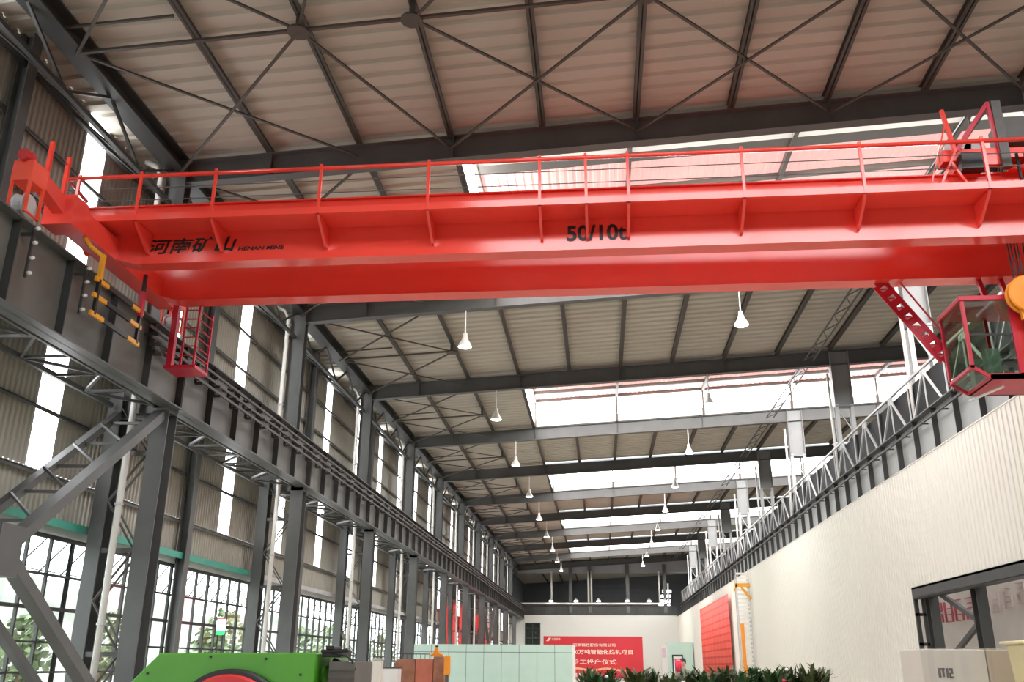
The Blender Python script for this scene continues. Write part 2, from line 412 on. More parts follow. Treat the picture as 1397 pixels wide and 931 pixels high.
# lattice columns below the crane runway
def left_column():
    t = thing('steel_column', (-12.5, 0, 0), None, None, None, 'structure')
    m = MB()
    for xa, xb in ((-12.03, -11.54), ):
        m.box(xa, xb, -.26, -.23, 0, 8.14); m.box(xa, xb, .23, .26, 0, 8.14); m.box((xa+xb)/2-.012, (xa+xb)/2+.012, -.23, .23, 0, 8.14)
        m.box(xa, xb, -.26, .26, 8.02, 8.14); m.box(xa-.06, xb+.06, -.34, .34, 0, .05)
    m.build('inner_leg', 'steel', t)
    m = MB()
    m.box(-13.32, -12.93, -.22, -.19, 0, 8.6); m.box(-13.32, -12.93, .19, .22, 0, 8.6); m.box(-13.14, -13.115, -.19, .19, 0, 8.6)
    m.build('outer_leg', 'steel', t)
    z = .5; i = 0
    while z < 7.4:
        z2 = z+1.28
        for yy in (-.17, .17):
            a, b = (-12.93, -12.03) if i % 2 == 0 else (-12.03, -12.93)
            MB().bar((a, yy, z), (b, yy, z2), .02, .11, up=(0, 1, 0)).build('lacing_bar', 'steel', t)
        if i % 2: MB().box(-12.95, -12.0, -.17, -.15, z-.06, z+.06).build('tie_bar', 'steel', t)
        z = z2; i += 1
    m = MB()
    m.box(-12.65, -12.05, -.2, -.175, 8.1, 15.9); m.box(-12.65, -12.05, .175, .2, 8.1, 15.9); m.box(-12.36, -12.34, -.175, .175, 8.1, 15.9)
    m.box(-13.3, -11.6, -.24, .24, 7.7, 8.13) if False else m.box(-12.7, -12.03, -.22, .22, 8.0, 8.16)
    m.box(-12.66, -12.64, -.19, .19, 15, 15.9)
    m.build('upper_shaft', 'steel', t)
    m = MB(); m.prism([(-13.32, 7.9), (-12.03, 7.9), (-12.03, 8.14), (-12.6, 9.0), (-13.32, 8.6)], 'y', -.05, .05)
    m.build('shoulder_plate', 'steel', t)
    return t
lc = left_column()
for k in range(-2, K1):
    c = lc if k == -2 else copy_tree(lc)
    c.location = (-12.5, Yk(k), 0)
    tag(c, 'grey steel lattice column against the window wall, ' + (ORD[k] + ' from the red crane' if k >= 0 else 'before the red crane'), 'column', 'lattice columns on the window wall', 'structure')

# cross braces between the two columns in front of the crane, and one far bay
for nb, (k, lab) in enumerate(((-1, 'crossing before the first window bay'), (6, 'crossing in a far window bay'))):
    y0, y1 = Yk(k)+.25, Yk(k+1)-.25; ym = (y0+y1)/2
    for X, w in ((-11.78, .3), (-13.0, .22)):
        mb = MB(); z0, z1 = -.6, 7.95; zm = (z0+z1)/2
        for a, b in (((y0, z1), (ym, zm)), ((ym, zm), (y1, z1)), ((y0, z0+.6), (ym, zm)), ((ym, zm), (y1, z0+.6))):
            mb.bar((X, a[0], a[1]), (X, b[0], b[1]), w*.8, w, up=(1, 0, 0))
        mb.box(X-.17, X+.17, ym-.38, ym+.38, zm-.5, zm+.5)
        o = mb.build('cross_brace', 'steel', origin=(X, ym, 0))
        tag(o, 'heavy grey diagonal brace ' + lab + (', hall side' if X > -12 else ', wall side'), 'brace', kind='structure')
    mb = MB()
    for i in range(5):
        t = .15+.17*i; yy = ym+(y1-ym)*t*1.1; zz = zm+(z1-zm)*t*1.1
        if yy < y1-.4: mb.bar((-11.8, yy, zz), (-13.0, yy+.1, zz+.05), .07, .07)
        if yy < y1-.9: mb.bar((-11.8, yy, zz), (-13.0, yy+.8, zz+.75), .06, .06)
    o = mb.build('brace_tie', 'steel', origin=(-12.4, ym, 4))
    tag(o, 'short tie bars linking the twin diagonal braces, ' + ('in front of the crane' if k < 0 else 'in the far bay'), 'brace tie', kind='structure')

# white downpipes on the window wall columns
def make_pipe():
    t = thing('downpipe', (-12.48, 0, 0), None, None)
    MB().path([(-12.48, 0, .02), (-12.48, 0, 8.2), (-12.58, .05, 9.4), (-12.74, .05, 10.0), (-12.74, .05, 15.2), (-12.9, .1, 15.6), (-13.3, .1, 15.8)], .085, 10).build('pipe', 'white', t, smooth=True)
    for z in (2.5, 5.5, 11.5, 14.9): MB().lathe([(.1, -.03), (.115, -.03), (.115, .03), (.1, .03)], (-12.48 if z < 8 else -12.74, 0 if z < 8 else .05, z), 10).build('collar', 'galv', t)
    return t
dp = make_pipe()
for k in range(-1, K1):
    p = dp if k == -1 else copy_tree(dp)
    p.location = (-12.48, Yk(k)-.42, 0)
    if k < 0: tag(p, 'white downpipe beside the column before the crane', 'downpipe', 'white downpipes on the window wall')
    else: tag(p, 'white downpipe on the ' + ORD[k] + ' lattice column beyond the crane, window wall side', 'downpipe', 'white downpipes on the window wall')

# eave strut and eave truss
mb = MB().box(-12.62, -12.08, YB, YE, 15.45, 15.5).box(-12.62, -12.08, YB, YE, 15.95, 16.0).box(-12.37, -12.33, YB, YE, 15.5, 15.95)
tag(mb.build('eave_beam', 'steel_dk', origin=(-12.3, YB, 15.5)), 'dark steel eave beam along the window wall under the roof', 'beam', kind='structure')
for k in range(-1, K1):
    y0, y1 = Yk(k)+.3, Yk(k+1)-.3
    mb = MB()
    mb.bar((-13.5, y0, 15.2), (-13.5, y1, 15.2), .12, .12); mb.bar((-12.4, y0, 14.4), (-12.4, y1, 14.4), .12, .12)
    n = 6
    for i in range(n):
        ya = y0+(y1-y0)*i/n; yb = y0+(y1-y0)*(i+1)/n
        mb.bar((-12.4, ya, 14.4 if i % 2 else 15.5), (-12.4, yb, 15.5 if i % 2 else 14.4), .07, .07)
        mb.bar((-13.5, ya, 15.2), (-12.4, yb, 14.4), .05, .05)
    o = mb.build('eave_truss', 'steel_dk', origin=(-12.4, y0, 15))
    tag(o, 'slim steel eave truss between upper columns, ' + (ORD[k] + ' bay beyond the crane' if k >= 0 else 'before the crane'), 'truss', 'eave trusses', 'structure')

# ------------------------------------------------------------------ crane runway on the window side
ZT, ZB = 9.98, 8.14
def runway(x, y0, y1, mat, name, org):
    t = thing(name, org, None, None)
    MB().box(x-.012, x+.012, y0, y1, ZB, ZT).build('web', mat, t)
    m = MB(); n = 6
    m.box(x-.26, x+.26, y0, y1, ZT-.035, ZT); m.box(x-.24, x+.24, y0, y1, ZB, ZB+.035)
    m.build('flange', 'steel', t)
    for i in range(n+1):
        y = min(max(y0+(y1-y0)*i/n, y0+.02), y1-.02)
        MB().box(x-.2, x+.2, y-.012, y+.012, ZB+.035, ZT-.035).build('stiffener', 'steel_dk', t)  # darker than the web: the shaded look of the stiffeners is in their paint
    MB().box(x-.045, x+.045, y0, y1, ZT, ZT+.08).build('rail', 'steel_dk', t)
    return t
for k in range(-2, K1):
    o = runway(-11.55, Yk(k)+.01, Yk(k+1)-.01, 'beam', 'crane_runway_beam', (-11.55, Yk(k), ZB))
    tag(o, 'grey crane runway beam with stiffeners on the window side, ' + (ORD[k+1] + ' span' if k >= -1 else 'span behind the camera'), 'runway beam', 'runway beams window side', 'structure')
    y0, y1 = Yk(k)+.35, Yk(k+1)-.35
    m = MB(); z = 8.2
    m.bar((-13.15, y0, z), (-13.15, y1, z), .09, .12); m.bar((-11.95, y0, z), (-11.95, y1, z), .07, .08)
    n = 8
    for i in range(n):
        ya = y0+(y1-y0)*i/n; yb = y0+(y1-y0)*(i+1)/n
        m.bar((-13.15 if i % 2 else -11.95, ya, z), (-11.95 if i % 2 else -13.15, yb, z), .07, .07)
        m.bar((-13.15, ya, z), (-11.95, ya, z), .06, .06)
    o = m.build('walkway_lattice', 'steel', origin=(-12.5, y0, z))
    tag(o, 'flat steel lattice beside the runway beam, window side, ' + (ORD[k+1] + ' span' if k >= -1 else 'behind the camera'), 'lattice', 'runway lattices', 'structure')
    m = MB(); m.box(-13.3, -11.85, y0, y1, 9.86, 9.9)
    for zz in (10.45, 10.95): m.bar((-12.95, y0, zz), (-12.95, y1, zz), .04, .04)
    for i in range(5): m.bar((-12.95, y0+(y1-y0)*i/4, 9.9), (-12.95, y0+(y1-y0)*i/4, 10.95), .04, .04)
    o = m.build('runway_walkway', 'steel', origin=(-12.5, y0, 9.9))
    tag(o, 'narrow maintenance walkway on top of the runway, window side, ' + (ORD[k+1] + ' span' if k >= -1 else 'behind the camera'), 'walkway', 'runway walkways', 'structure')

# conductor bars on brackets
t = thing('conductor_rail', (-11.2, Yk(0), 9.5), 'brown conductor bars on zigzag brackets along the window side runway', 'conductor rail')
for i, (dx, z) in enumerate(((-.10, 9.72), (.0, 9.42), (.1, 9.12))):
    MB().box(-11.2+dx-.025, -11.2+dx+.025, Yk(-1)+9.4, YE-1, z-.04, z+.04).build('conductor_bar', 'conductor', t)
nb = 0; y = Yk(-1)+9.6
BR = None
while y < YE-1 and nb < 98:
    m = MB()
    m.bar((-11.5, y, 9.55), (-11.12, y, 9.55), .07, .07); m.bar((-11.3, y, 9.62), (-11.3, y, 9.28), .07, .07)
    m.bar((-11.3, y, 9.28), (-11.02, y, 9.28), .07, .07); m.bar((-11.2, y, 9.28), (-11.2, y, 9.0), .07, .07); m.bar((-11.2, y, 9.0), (-10.98, y, 9.0), .07, .07)
    if BR is None:
        BR = m.build('bracket', 'steel_dk', t); by = y
    else:
        c = BR.copy(); COL.objects.link(c); c.parent = t; c.location = (0, y-by, 0)
    y += 1.28; nb += 1

ins = None
for y in (15.7, 17.69):
    MB().bar((-11.5, y, 9.75), (-11.24, y, 9.75), .05, .06).bar((-11.24, y, 9.93), (-11.24, y, 8.8), .05, .05).build('insulator_bracket', 'steel_dk', t)
    for z in (9.87, 9.55, 9.22, 8.89):
        MB().lathe([(0, -.05), (.03, -.05), (.045, 0), (.03, .05), (0, .05)], (-11.17, y, z), 10, 'x').build('insulator', 'white', t, smooth=True)

# ------------------------------------------------------------------ ivory wall, runway and columns on the other side
RX = 11.15; WT = 8.44
wr = MB()
D0, D1, DZ = 19.0, 34.95, 4.3
def wsheet(a, b, z0, z1):
    pr = corr(a, b, .3, .03, RIB)
    sheet(wr, pr, lambda u, d, e: (RX-d, u, (z0, z1)[e]))
wsheet(YB, D0, 0, WT); wsheet(D1, YE, 0, WT); wsheet(D0, D1, DZ, WT)
wr.box(RX+.04, RX+.1, YB, D0, 0, WT).box(RX+.04, RX+.1, D1, YE, 0, WT).box(RX+.04, RX+.1, D0, D1, DZ, WT)
wr.box(RX-.03, RX+.1, YB, YE, WT, WT+.03)
tag(wr.build('wall_right', 'white_clad'), 'ivory ribbed metal wall below the far side crane runway', 'wall', kind='structure')
for k in range(-1, K1):
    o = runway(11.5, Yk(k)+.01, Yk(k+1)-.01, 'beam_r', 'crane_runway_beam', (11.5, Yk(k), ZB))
    tag(o, 'pale grey crane runway beam with stiffeners over the ivory wall, ' + (ORD[k+1] + ' span'), 'runway beam', 'runway beams ivory wall side', 'structure')
    m = MB(); y0, y1 = Yk(k)+.05, Yk(k+1)-.05
    m.box(11.2, 11.26, y0, y1, 9.58, 9.66)
    for i in range(6): m.bar((11.23, y0+1.95*i+.9, 9.62), (11.49, y0+1.95*i+.9, 9.62), .04, .05)
    o = m.build('runway_rail', 'steel_dk', origin=(11.23, y0, 9.6))
    tag(o, 'dark conductor rail below the runway top over the ivory wall, ' + ORD[k+1] + ' span', 'conductor rail', 'conductor rails ivory wall side')
    # upright lattice behind
    m = MB(); X = 11.95; zt, zb = 12.0, 10.02
    m.bar((X, y0, zt), (X, y1, zt), .09, .09); m.bar((X, y0, zb), (X, y1, zb), .09, .09)
    P = 3.9
    for i in range(3):
        yn = y0+.2+P*i+P/2-.15
        m.box(X-.02, X+.02, yn-.28, yn+.28, zt-.3, zt+.05)
        m.box(X-.02, X+.02, yn+P/2-.2, yn+P/2+.2, zb-.03, zb+.22) if i < 2 else None
        m.bar((X, yn, zt-.1), (X, yn-P/2+.05, zb), .07, .07); m.bar((X, yn, zt-.1), (X, yn+P/2-.05, zb), .07, .07)
        m.bar((X, yn, zt-.2), (X, yn, zb), .045, .045)
        m.bar((X, yn+P/2-.1, zt), (X, yn+P/2-.1, zb), .045, .045)
    o = m.build('lattice_truss', 'galv', origin=(X, y0, 10))
    tag(o, 'pale lattice truss standing on the ivory wall side runway, ' + ORD[k+1] + ' span', 'truss', 'lattice trusses over the ivory wall', 'structure')
    m = MB().box(12.1, 12.13, y0, y1, 9.9, 11.85)
    for i in range(4): m.box(12.02, 12.1, y0+.1+3.8*i, y0+.18+3.8*i, 9.9, 11.85)
    o = m.build('runway_apron', 'apron', origin=(12.1, y0, 10))
    tag(o, 'dark sheet apron right behind the pale lattice truss, ' + ORD[k+1] + ' span', 'apron', 'runway aprons', 'structure')

def right_column():
    t = thing('steel_column', (12.7, 0, 0), None, None, None, 'structure')
    for nm, x in (('inner_leg', 12.35), ('outer_leg', 13.12)):
        m = MB().box(x-.09, x+.09, -.2, -.18, 8.0, 14.4).box(x-.09, x+.09, .18, .2, 8.0, 14.4).box(x-.012, x+.012, -.18, .18, 8.0, 14.4)
        m.build(nm, 'galv', t)
    m = MB().box(12.26, 12.29, -.24, .24, 14.3, zr(12.3, -.05)).box(13.18, 13.21, -.24, .24, 14.3, zr(13.2, -.05)).box(12.29, 13.18, -.012, .012, 14.3, zr(12.7, -.05)).box(12.26, 13.21, -.24, .24, 14.27, 14.32)
    m.build('head_plate', 'head', t)
    MB().prism([(11.3, 8.1), (13.3, 8.1), (13.3, 7.8), (11.9, 7.1), (11.3, 7.1)], 'y', -.15, .15).build('corbel', 'steel', t)
    MB().box(11.3, 11.75, -.2, .2, 4.6, 8.1).build('stub', 'steel', t)
    z = 8.6; i = 0
    while z < 14:
        MB().bar((12.44 if i % 2 else 13.03, -.1, z), (13.03 if i % 2 else 12.44, -.1, min(14.2, z+1.1)), .05, .05).build('lacing_bar', 'galv', t)
        z += 1.1; i += 1
    return t
rc = right_column()
for k in range(0, K1):
    c = rc if k == 0 else copy_tree(rc)
    c.location = (12.7, Yk(k), 0)
    tag(c, 'pale twin-legged lattice column behind the ivory wall, ' + ORD[k] + ' from the crane', 'column', 'lattice columns behind the ivory wall', 'structure')
    m = MB().path([(12.0, Yk(k)-.35, 10.05), (12.0, Yk(k)-.35, 16.0)], .07, 8)
    o = m.build('downpipe', 'white', origin=(12.0, Yk(k)-.35, 10), smooth=True)
    tag(o, 'white upright pipe on the ' + ORD[k] + ' column over the ivory wall', 'downpipe', 'upright pipes over the ivory wall')
# inclined lattice struts under the roof by those columns
for k in range(0, K1):
    m = MB(); y0, y1 = Yk(k)+.4, Yk(k+1)-.4; X = 10.9
    for dx in (0, .45): m.bar((X+dx, y0, zr(X, -.5)), (X+dx, y1, zr(X, -.5)), .06, .06)
    for i in range(10):
        a = y0+(y1-y0)*i/10; b = y0+(y1-y0)*(i+1)/10
        m.bar((X+(.45 if i % 2 else 0), a, zr(X, -.5)), (X+(0 if i % 2 else .45), b, zr(X, -.5)), .04, .04)
    o = m.build('roof_tie', 'steel', origin=(X, y0, 16))
    tag(o, 'flat lattice tie under the roof on the ivory wall side, ' + ORD[k] + ' bay beyond the crane', 'lattice tie', 'roof ties', 'structure')

wb = MB().box(26, 26.2, YB, 178, 0, 19); tag(wb.build('wall_neighbour', 'clad_dk'), 'dark wall of the neighbouring hall beyond the lattice truss', 'wall', kind='structure')
wk = MB().box(-14.2, 26, YB-.3, YB, 0, 19); tag(wk.build('wall_back', 'clad_dk'), 'grey end wall behind the camera', 'wall', kind='structure')

# far end: ivory wall, beam, deep dark hall beyond
we = MB()
we.box(-11.45, -11.4, YE, YE+.2, 0, 8.66)
x0, x1, z0, z1 = -11.25, -8.95, 3.4, 7.55
we.box(-13.6, x0, YE, YE+.15, 0, 8.66).box(x1, RX, YE, YE+.15, 0, 8.66).box(x0, x1, YE, YE+.15, 0, z0).box(x0, x1, YE, YE+.15, z1, 8.66)
tag(we.build('wall_far', 'end_white'), 'ivory end wall carrying the wide red banner', 'wall', kind='structure')
m = MB().box(-13.6, 13, YE-.05, YE+.3, 8.7, 9.0).box(-13.6, 13, YE+.1, YE+.14, 9.0, 10.0).box(-13.6, 13, YE-.05, YE+.3, 9.95, 10.05)
for i in range(16): m.box(-13.4+1.7*i, -13.37+1.7*i, YE-.03, YE+.12, 9, 10)
tag(m.build('trim_end_beam', 'steel_dk', origin=(0, YE, 8.7)), 'dark plate beam on top of the ivory end wall', 'beam', kind='structure')
m = MB().box(-13.8, 26, YE+.3, YE+.4, 14.75, 18)
tag(m.build('wall_gable', paint('gable_grey_blue', (.34, .355, .38), .6, var=.08, scale=.3), origin=(0, YE, 14.7)), 'blue grey gable sheet hanging above the end wall opening', 'wall', kind='structure')
for n, x in enumerate((-4.43, -1.55, 4.07, 9.54)):
    m = MB().box(x-.25, x+.25, YE-.02, YE+.02, 9.0, 16).box(x-.25, x+.25, YE+.3, YE+.34, 9, 16).box(x-.02, x+.02, YE, YE+.3, 9, 16)
    tag(m.build('end_post', 'steel', origin=(x, YE, 9)), 'dark steel post standing above the ivory end wall, ' + ORD[n] + ' from the window wall', 'post', 'end posts', 'structure')
m = MB().box(-14.2, 26, 176, 176.2, 0, 18)
for i in range(9): m.box(-14, 26, 175.85, 176, 9.5+i*.8, 9.56+i*.8)
m.box(-14.3, -14.2, YE, 176, 0, 18).box(26, 26.1, YE, 176, 0, 18)
tag(m.build('wall_beyond', 'clad_dk', origin=(0, 176, 0)), 'dark ribbed wall of the hall beyond the end wall', 'wall', kind='structure')
m = MB().path([(-11.9, YE-.3, 10.3), (-11.2, YE-.3, 10.3), (8.9, YE-.3, 10.3), (9.6, YE-.3, 10.35), (10.0, YE-.3, 10.6), (10.0, YE-.3, 13.2)], .14, 8)
tag(m.build('overhead_pipe', 'white', origin=(0, YE-.3, 10.3), smooth=True), 'long white pipe running across above the ivory end wall', 'pipe')
for n, x in enumerate((-7.25, -1.75, -1.3, 8.7)):
    m = MB().path([(x, YE-.3, 10.46), (x, YE-.3, 15)], .13, 8)
    tag(m.build('hanging_pipe', 'white', origin=(x, YE-.35, 10.4), smooth=True), 'white vertical pipe rising from the long end wall pipe, ' + ORD[n] + ' from the window wall', 'pipe', 'vertical end wall pipes')
for n, x in enumerate((-7.3, -3.6, -.3, 3.9, 7.1, 9.4)):
    t = thing('flood_light', (x, YE-.95, 10.65), 'small bright flood light on the end wall pipe, ' + ORD[n] + ' from the window wall', 'flood light', 'end wall flood lights')
    MB().lathe([(.05, .35), (.14, .3), (.38, .05), (.38, 0), (0, 0)], (x, YE-.95, 10.62), 12).build('shade', 'lamp_shade', t)
    MB().lathe([(0, -.06), (.3, -.06), (.33, 0), (0, 0)], (x, YE-.95, 10.62), 12).build('bulb', 'lamp_glow', t)
for n in range(4):
    z = 10.7+n*.8
    m = MB().box(9.5+n*.25, 11.4+n*.1, 158, 158.1, z, z+.45)
    tag(m.build('window_%d' % (200+n), 'glow_strip', origin=(10, 158, z)), 'bright louvre strip far beyond the end wall, ' + ORD[n] + ' from the bottom', 'light strip', 'far louvre strips', 'structure')
m = MB().box(-8, 12, 158, 161, 16.6, 16.65); tag(m.build('added_light_strip', 'glow_roof', origin=(0, 160, 16.6)), 'added unseen light strip brightening the hall beyond the end wall', 'roof light', kind='structure')  # added glowing strip, hidden behind the gable, lifts the dark far hall
# dim window in the end wall
t = thing('window_99', (-10.1, YE, 3.4), 'dark window opening in the ivory end wall beside the banner', 'window', kind='structure')
m = MB()
for x in (x0+.05, (x0+x1)/2, x1-.05): m.box(x-.06, x+.06, YE, YE+.12, z0, z1)
for z in (z0+.05, 5.4, 6.7, z1-.05): m.box(x0, x1, YE, YE+.12, z-.06, z+.06)
m.build('frame', 'steel_dk', t); MB().box(x0, x1, YE+.05, YE+.06, z0, z1).build('pane', 'cab_glass', t)

# ------------------------------------------------------------------ door opening in the ivory wall
t = thing('door_1', (RX, D1, 0), 'dark steel frame of the wide opening in the ivory wall', 'door frame', kind='structure')
m = MB()
m.box(RX-.06, RX+.32, D0, D1, DZ-.05, DZ+.02); m.box(RX-.06, RX-.02, D0, D1, DZ-.36, DZ+.02); m.box(RX+.3, RX+.34, D0, D1, DZ-.36, DZ+.02); m.box(RX-.06, RX+.32, D0, D1, DZ-.38, DZ-.34)
m.build('lintel', 'steel_dk', t)
m = MB().box(RX-.05, RX+.08, D1-.12, D1, 0, DZ-.38)
for z in (1.2, 2.4, 3.4): m.box(RX-.05, RX+.3, D1-.12, D1, z-.05, z+.05)
m.box(RX+.22, RX+.34, D1-.12, D1, 0, DZ-.38)
m.build('jamb', 'steel_dk', t)
for n, y in enumerate((34.2, 30.0, 23.5)):
    m = MB().box(RX+.18, RX+.5, y-.22, y-.19, 0, DZ-.05).box(RX+.18, RX+.5, y+.19, y+.22, 0, DZ-.05).box(RX+.32, RX+.36, y-.19, y+.19, 0, DZ-.05)
    m.build('post', 'steel_dk', t)
m = MB().bar((RX+.34, 33.9, 4.2), (RX+.34, 30.2, 2.95), .12, .15).bar((RX+.34, 30.2, 2.95), (RX+.34, 33.9, 1.65), .12, .15).box(RX+.3, RX+.38, 30.1, 30.6, 2.7, 3.2)
m.build('diagonal_brace', 'steel_dk', t)
m = MB().box(15.9, 16.0, 14, 52, 0, 7)
tag(m.build('wall_inner', 'sign_grey', origin=(16, 30, 0)), 'pale wall panel seen through the steel-framed opening', 'wall', kind='structure')

# red characters on that pale wall
def seg_sign(name, y, z, w, h, segs, lab, mt='sign_red'):
    m = MB()
    for a, b, c, d in segs:
        m.bar((15.86, y-a*w, z+b*h), (15.86, y-c*w, z+d*h), .03, .11, up=(1, 0, 0))
    o = m.build(name, mt, origin=(15.86, y, z)); tag(o, lab, 'wall lettering', 'red wall lettering')
SG = [[(0,0,0,1),(0,1,1,1),(1,1,1,.6),(1,.6,0,.5),(0,.5,1,.4),(1,.4,1,0)],
      [(0,1,0,0),(0,0,1,0),(1,0,1,1),(.3,.35,.7,.35),(.3,.65,.7,.65)],
      [(0,1,0,0),(0,0,1,0),(1,0,1,.55),(1,.55,.2,.55),(.3,.3,.7,.3),(.2,1,.8,1)],
      [(0,0,1,0),(1,0,1,1),(0,1,1,1),(0,0,0,.45),(0,.5,1,.55),(.3,.75,.7,.75)]]
for i in range(4): seg_sign('wall_character', 46.9-i*1.3, 3.62, .85, .88, SG[i], 'blurred red character on the pale wall behind the opening, ' + ORD[i] + ' of four')
for i in range(3): seg_sign('wall_character', 40.2-i*1.25, 3.75+.1*i, .7, .75, SG[(i+1) % 4], 'faded character on the pale wall beside the frame post, ' + ORD[i] + ' of three', 'sign_faint')

# ------------------------------------------------------------------ overhead crane
ZG0, ZG1 = 10.47, 12.02
CR = thing('overhead_crane', (0, 20, 10.05), 'red double-girder overhead travelling crane spanning the hall', 'crane')
prof = [(-10.75, ZG0), (-11.2, ZG0+.12), (-12.25, 11.1), (-12.25, ZG1), (12.25, ZG1), (12.25, 11.1), (11.2, ZG0+.12), (10.75, ZG0)]
for y0, y1 in ((18.80, 19.22), (21.08, 21.56)):
    m = MB()
    m.prism([(x, z+.03 if z < 11.2 else z) for x, z in prof], 'y', y0+.05, y1-.05)
    m.box(-12.25, 12.25, y0-.02, y1+.02, ZG1-.03, ZG1)
    pr = [p for p in prof if p[1] < 11.2]; order = [pr[2], pr[1], pr[0], pr[5], pr[4], pr[3]]
    for a, b in zip(order, order[1:]): m.bar((a[0], (y0+y1)/2, a[1]+.015), (b[0], (y0+y1)/2, b[1]+.015), y1-y0, .03)
    m.box(-12, 12, (y0+y1)/2-.04, (y0+y1)/2+.04, ZG1, ZG1+.08)
    m.build('main_girder', 'red', CR)
# walkway on the camera side
m = MB().box(-12.1, 12.1, 18.02, 18.84, 11.25, 11.28).box(-12.1, 12.1, 17.98, 18.02, 11.2, 11.36).box(-12.1, 12.1, 18.02, 18.1, 11.2, 11.23)
m.build('walkway', 'red', CR)
PXS = [-12.0, -10.48, -8.67, -6.16, -3.65, -1.13, -.1, .83, 3.33, 5.87, 8.44, 10.95]
for x in PXS:
    MB().bar((x, 18.0, 11.2), (x, 18.0, 12.46), .062, .062).build('railing_post', 'red', CR)
    MB().prism([(18.02, 11.22), (18.84, 11.22), (18.84, 10.72), (18.76, 10.72), (18.1, 11.12)], 'x', x-.03, x+.03).build('walkway_bracket', 'red', CR)
MB().path([(-12.45, 19.1, 12.36), (-12.3, 18.0, 12.36), (12.1, 18.0, 12.36)], .05, 8).build('handrail', 'red', CR, smooth=True)
for z in (11.72, 12.04): MB().path([(-12.45, 19.1, z), (-12.3, 18.0, z), (12.1, 18.0, z)], .011, 6).build('guard_wire', 'steel', CR)
# handrail on the far girder
m = MB().path([(-12.1, 22.3, 12.36), (8.0, 22.3, 12.36)], .035, 8); m.build('handrail', 'red', CR, smooth=True)
m = MB().box(-12.1, 12.1, 21.5, 22.3, 11.25, 11.28).box(-12.1, 12.1, 22.28, 22.32, 11.2, 11.36); m.build('walkway', 'red', CR)
for x in (-10.5, -6.2, -2, 2.2, 6.4): MB().bar((x, 22.3, 11.25), (x, 22.3, 12.36), .05, .05).build('railing_post', 'red', CR)
# end carriages
for sx in (-1, 1):
    x = sx*11.5
    m = MB().box(x-.24, x+.24, 17.0, 22.0, 10.6, 11.12)
    m.prism([(15.9, 10.95), (15.9, 11.28), (17.25, 11.02), (17.25, 10.62)], 'x', x-.13, x+.13)
    m.prism([(21.9, 10.62), (21.9, 11.02), (22.2, 11.12), (22.2, 10.8)], 'x', x-.2, x+.2)
    m.box(x-.34, x+.34, 16.7, 17.25, 10.5, 11.2)
    ec = m.build('end_carriage', 'red', CR)
    for y, s in ((15.6, -1), (22.4, 1)):
        m = MB().box(x-.22, x+.22, y-.26, y+.26, 10.8, 11.26)
        for q in (-.19, .19):
            for w in (-.23, .23): m.bar((x+q, y+w, 10.85), (x+q, y+w*.95, 10.1), .05, .06)
            m.bar((x+q, y-.23, 10.13), (x+q, y+.23, 10.13), .03, .04)
        m.build('wheel_housing', 'red_orange', ec)
        MB().lathe([(.0, -.12), (.27, -.12), (.27, -.09), (.24, -.08), (.24, .08), (.27, .09), (.27, .12), (0, .12)], (x, y, 10.32), 20, 'x').build('wheel', 'galv', ec)
        MB().lathe([(0, -.14), (.13, -.14), (.15, .0), (.15, .12), (0, .12)], (x, y-.2, 11.36), 14, 'y').build('buffer', 'mach_red', ec)
    for y in (16.1, 16.75): MB().bar((x, y, 11.1), (x, y, 12.15), .08, .08).build('railing_post', 'red', CR)
    MB().path([(x, 16.1, 12.05), (x, 16.75, 11.95), (-12.3 if sx < 0 else 12.3, 18, 11.95)], .012, 6).build('guard_wire', 'steel', CR)
# striped sweep guard
m = MB()
m.bar((-10.9, 17.7, 8.78), (-10.9, 17.7, 10.2), .075, .075)
G = m.build('sweep_guard', 'black', CR); MB().bar((-10.9, 19.62, 8.78), (-10.9, 19.62, 10.55), .075, .075).build('guard_post', 'black', G)
for z in (8.78, 9.2, 9.58):
    for a in range(4):
        y = 17.55+a*.55
        MB().box(-10.93, -10.87, y, y+.55, z-.05, z+.05).build('stripe_bar', 'yellow' if a % 3 == 0 else 'black', G)
MB().box(-10.95, -10.85, 19.56, 19.68, 9.45, 10.1).build('red_sleeve', 'crimson', G)
MB().path([(-10.9, 17.7, 10.15), (-11.15, 17.55, 10.35), (-11.35, 17.6, 10.6)], .05, 8).build('yellow_hook', 'yellow', G)
MB().box(-10.945, -10.855, 17.65, 17.75, 9.6, 10.2).build('yellow_post', 'yellow', G)
# inspection cage
m = MB().box(-11.1, -10.25, 21.5, 22.3, 8.76, 8.84)
cg = m.build('inspection_cage', 'crimson', CR)
MB().box(-11.05, -10.9, 21.5, 21.65, 8.84, 10.5).build('mast', 'crimson', cg)
for x, y in ((-10.3, 21.5), (-10.3, 22.3), (-10.65, 21.5)): MB().bar((x, y, 8.84), (x, y, 10.5), .05, .05).build('upright', 'crimson', cg)
for z in (9.1, 9.35, 9.6, 9.85, 10.1, 10.35): MB().path([(-10.65, 21.5, z), (-10.3, 21.5, z), (-10.3, 22.3, z)], .018, 6).build('rung', 'crimson', cg)
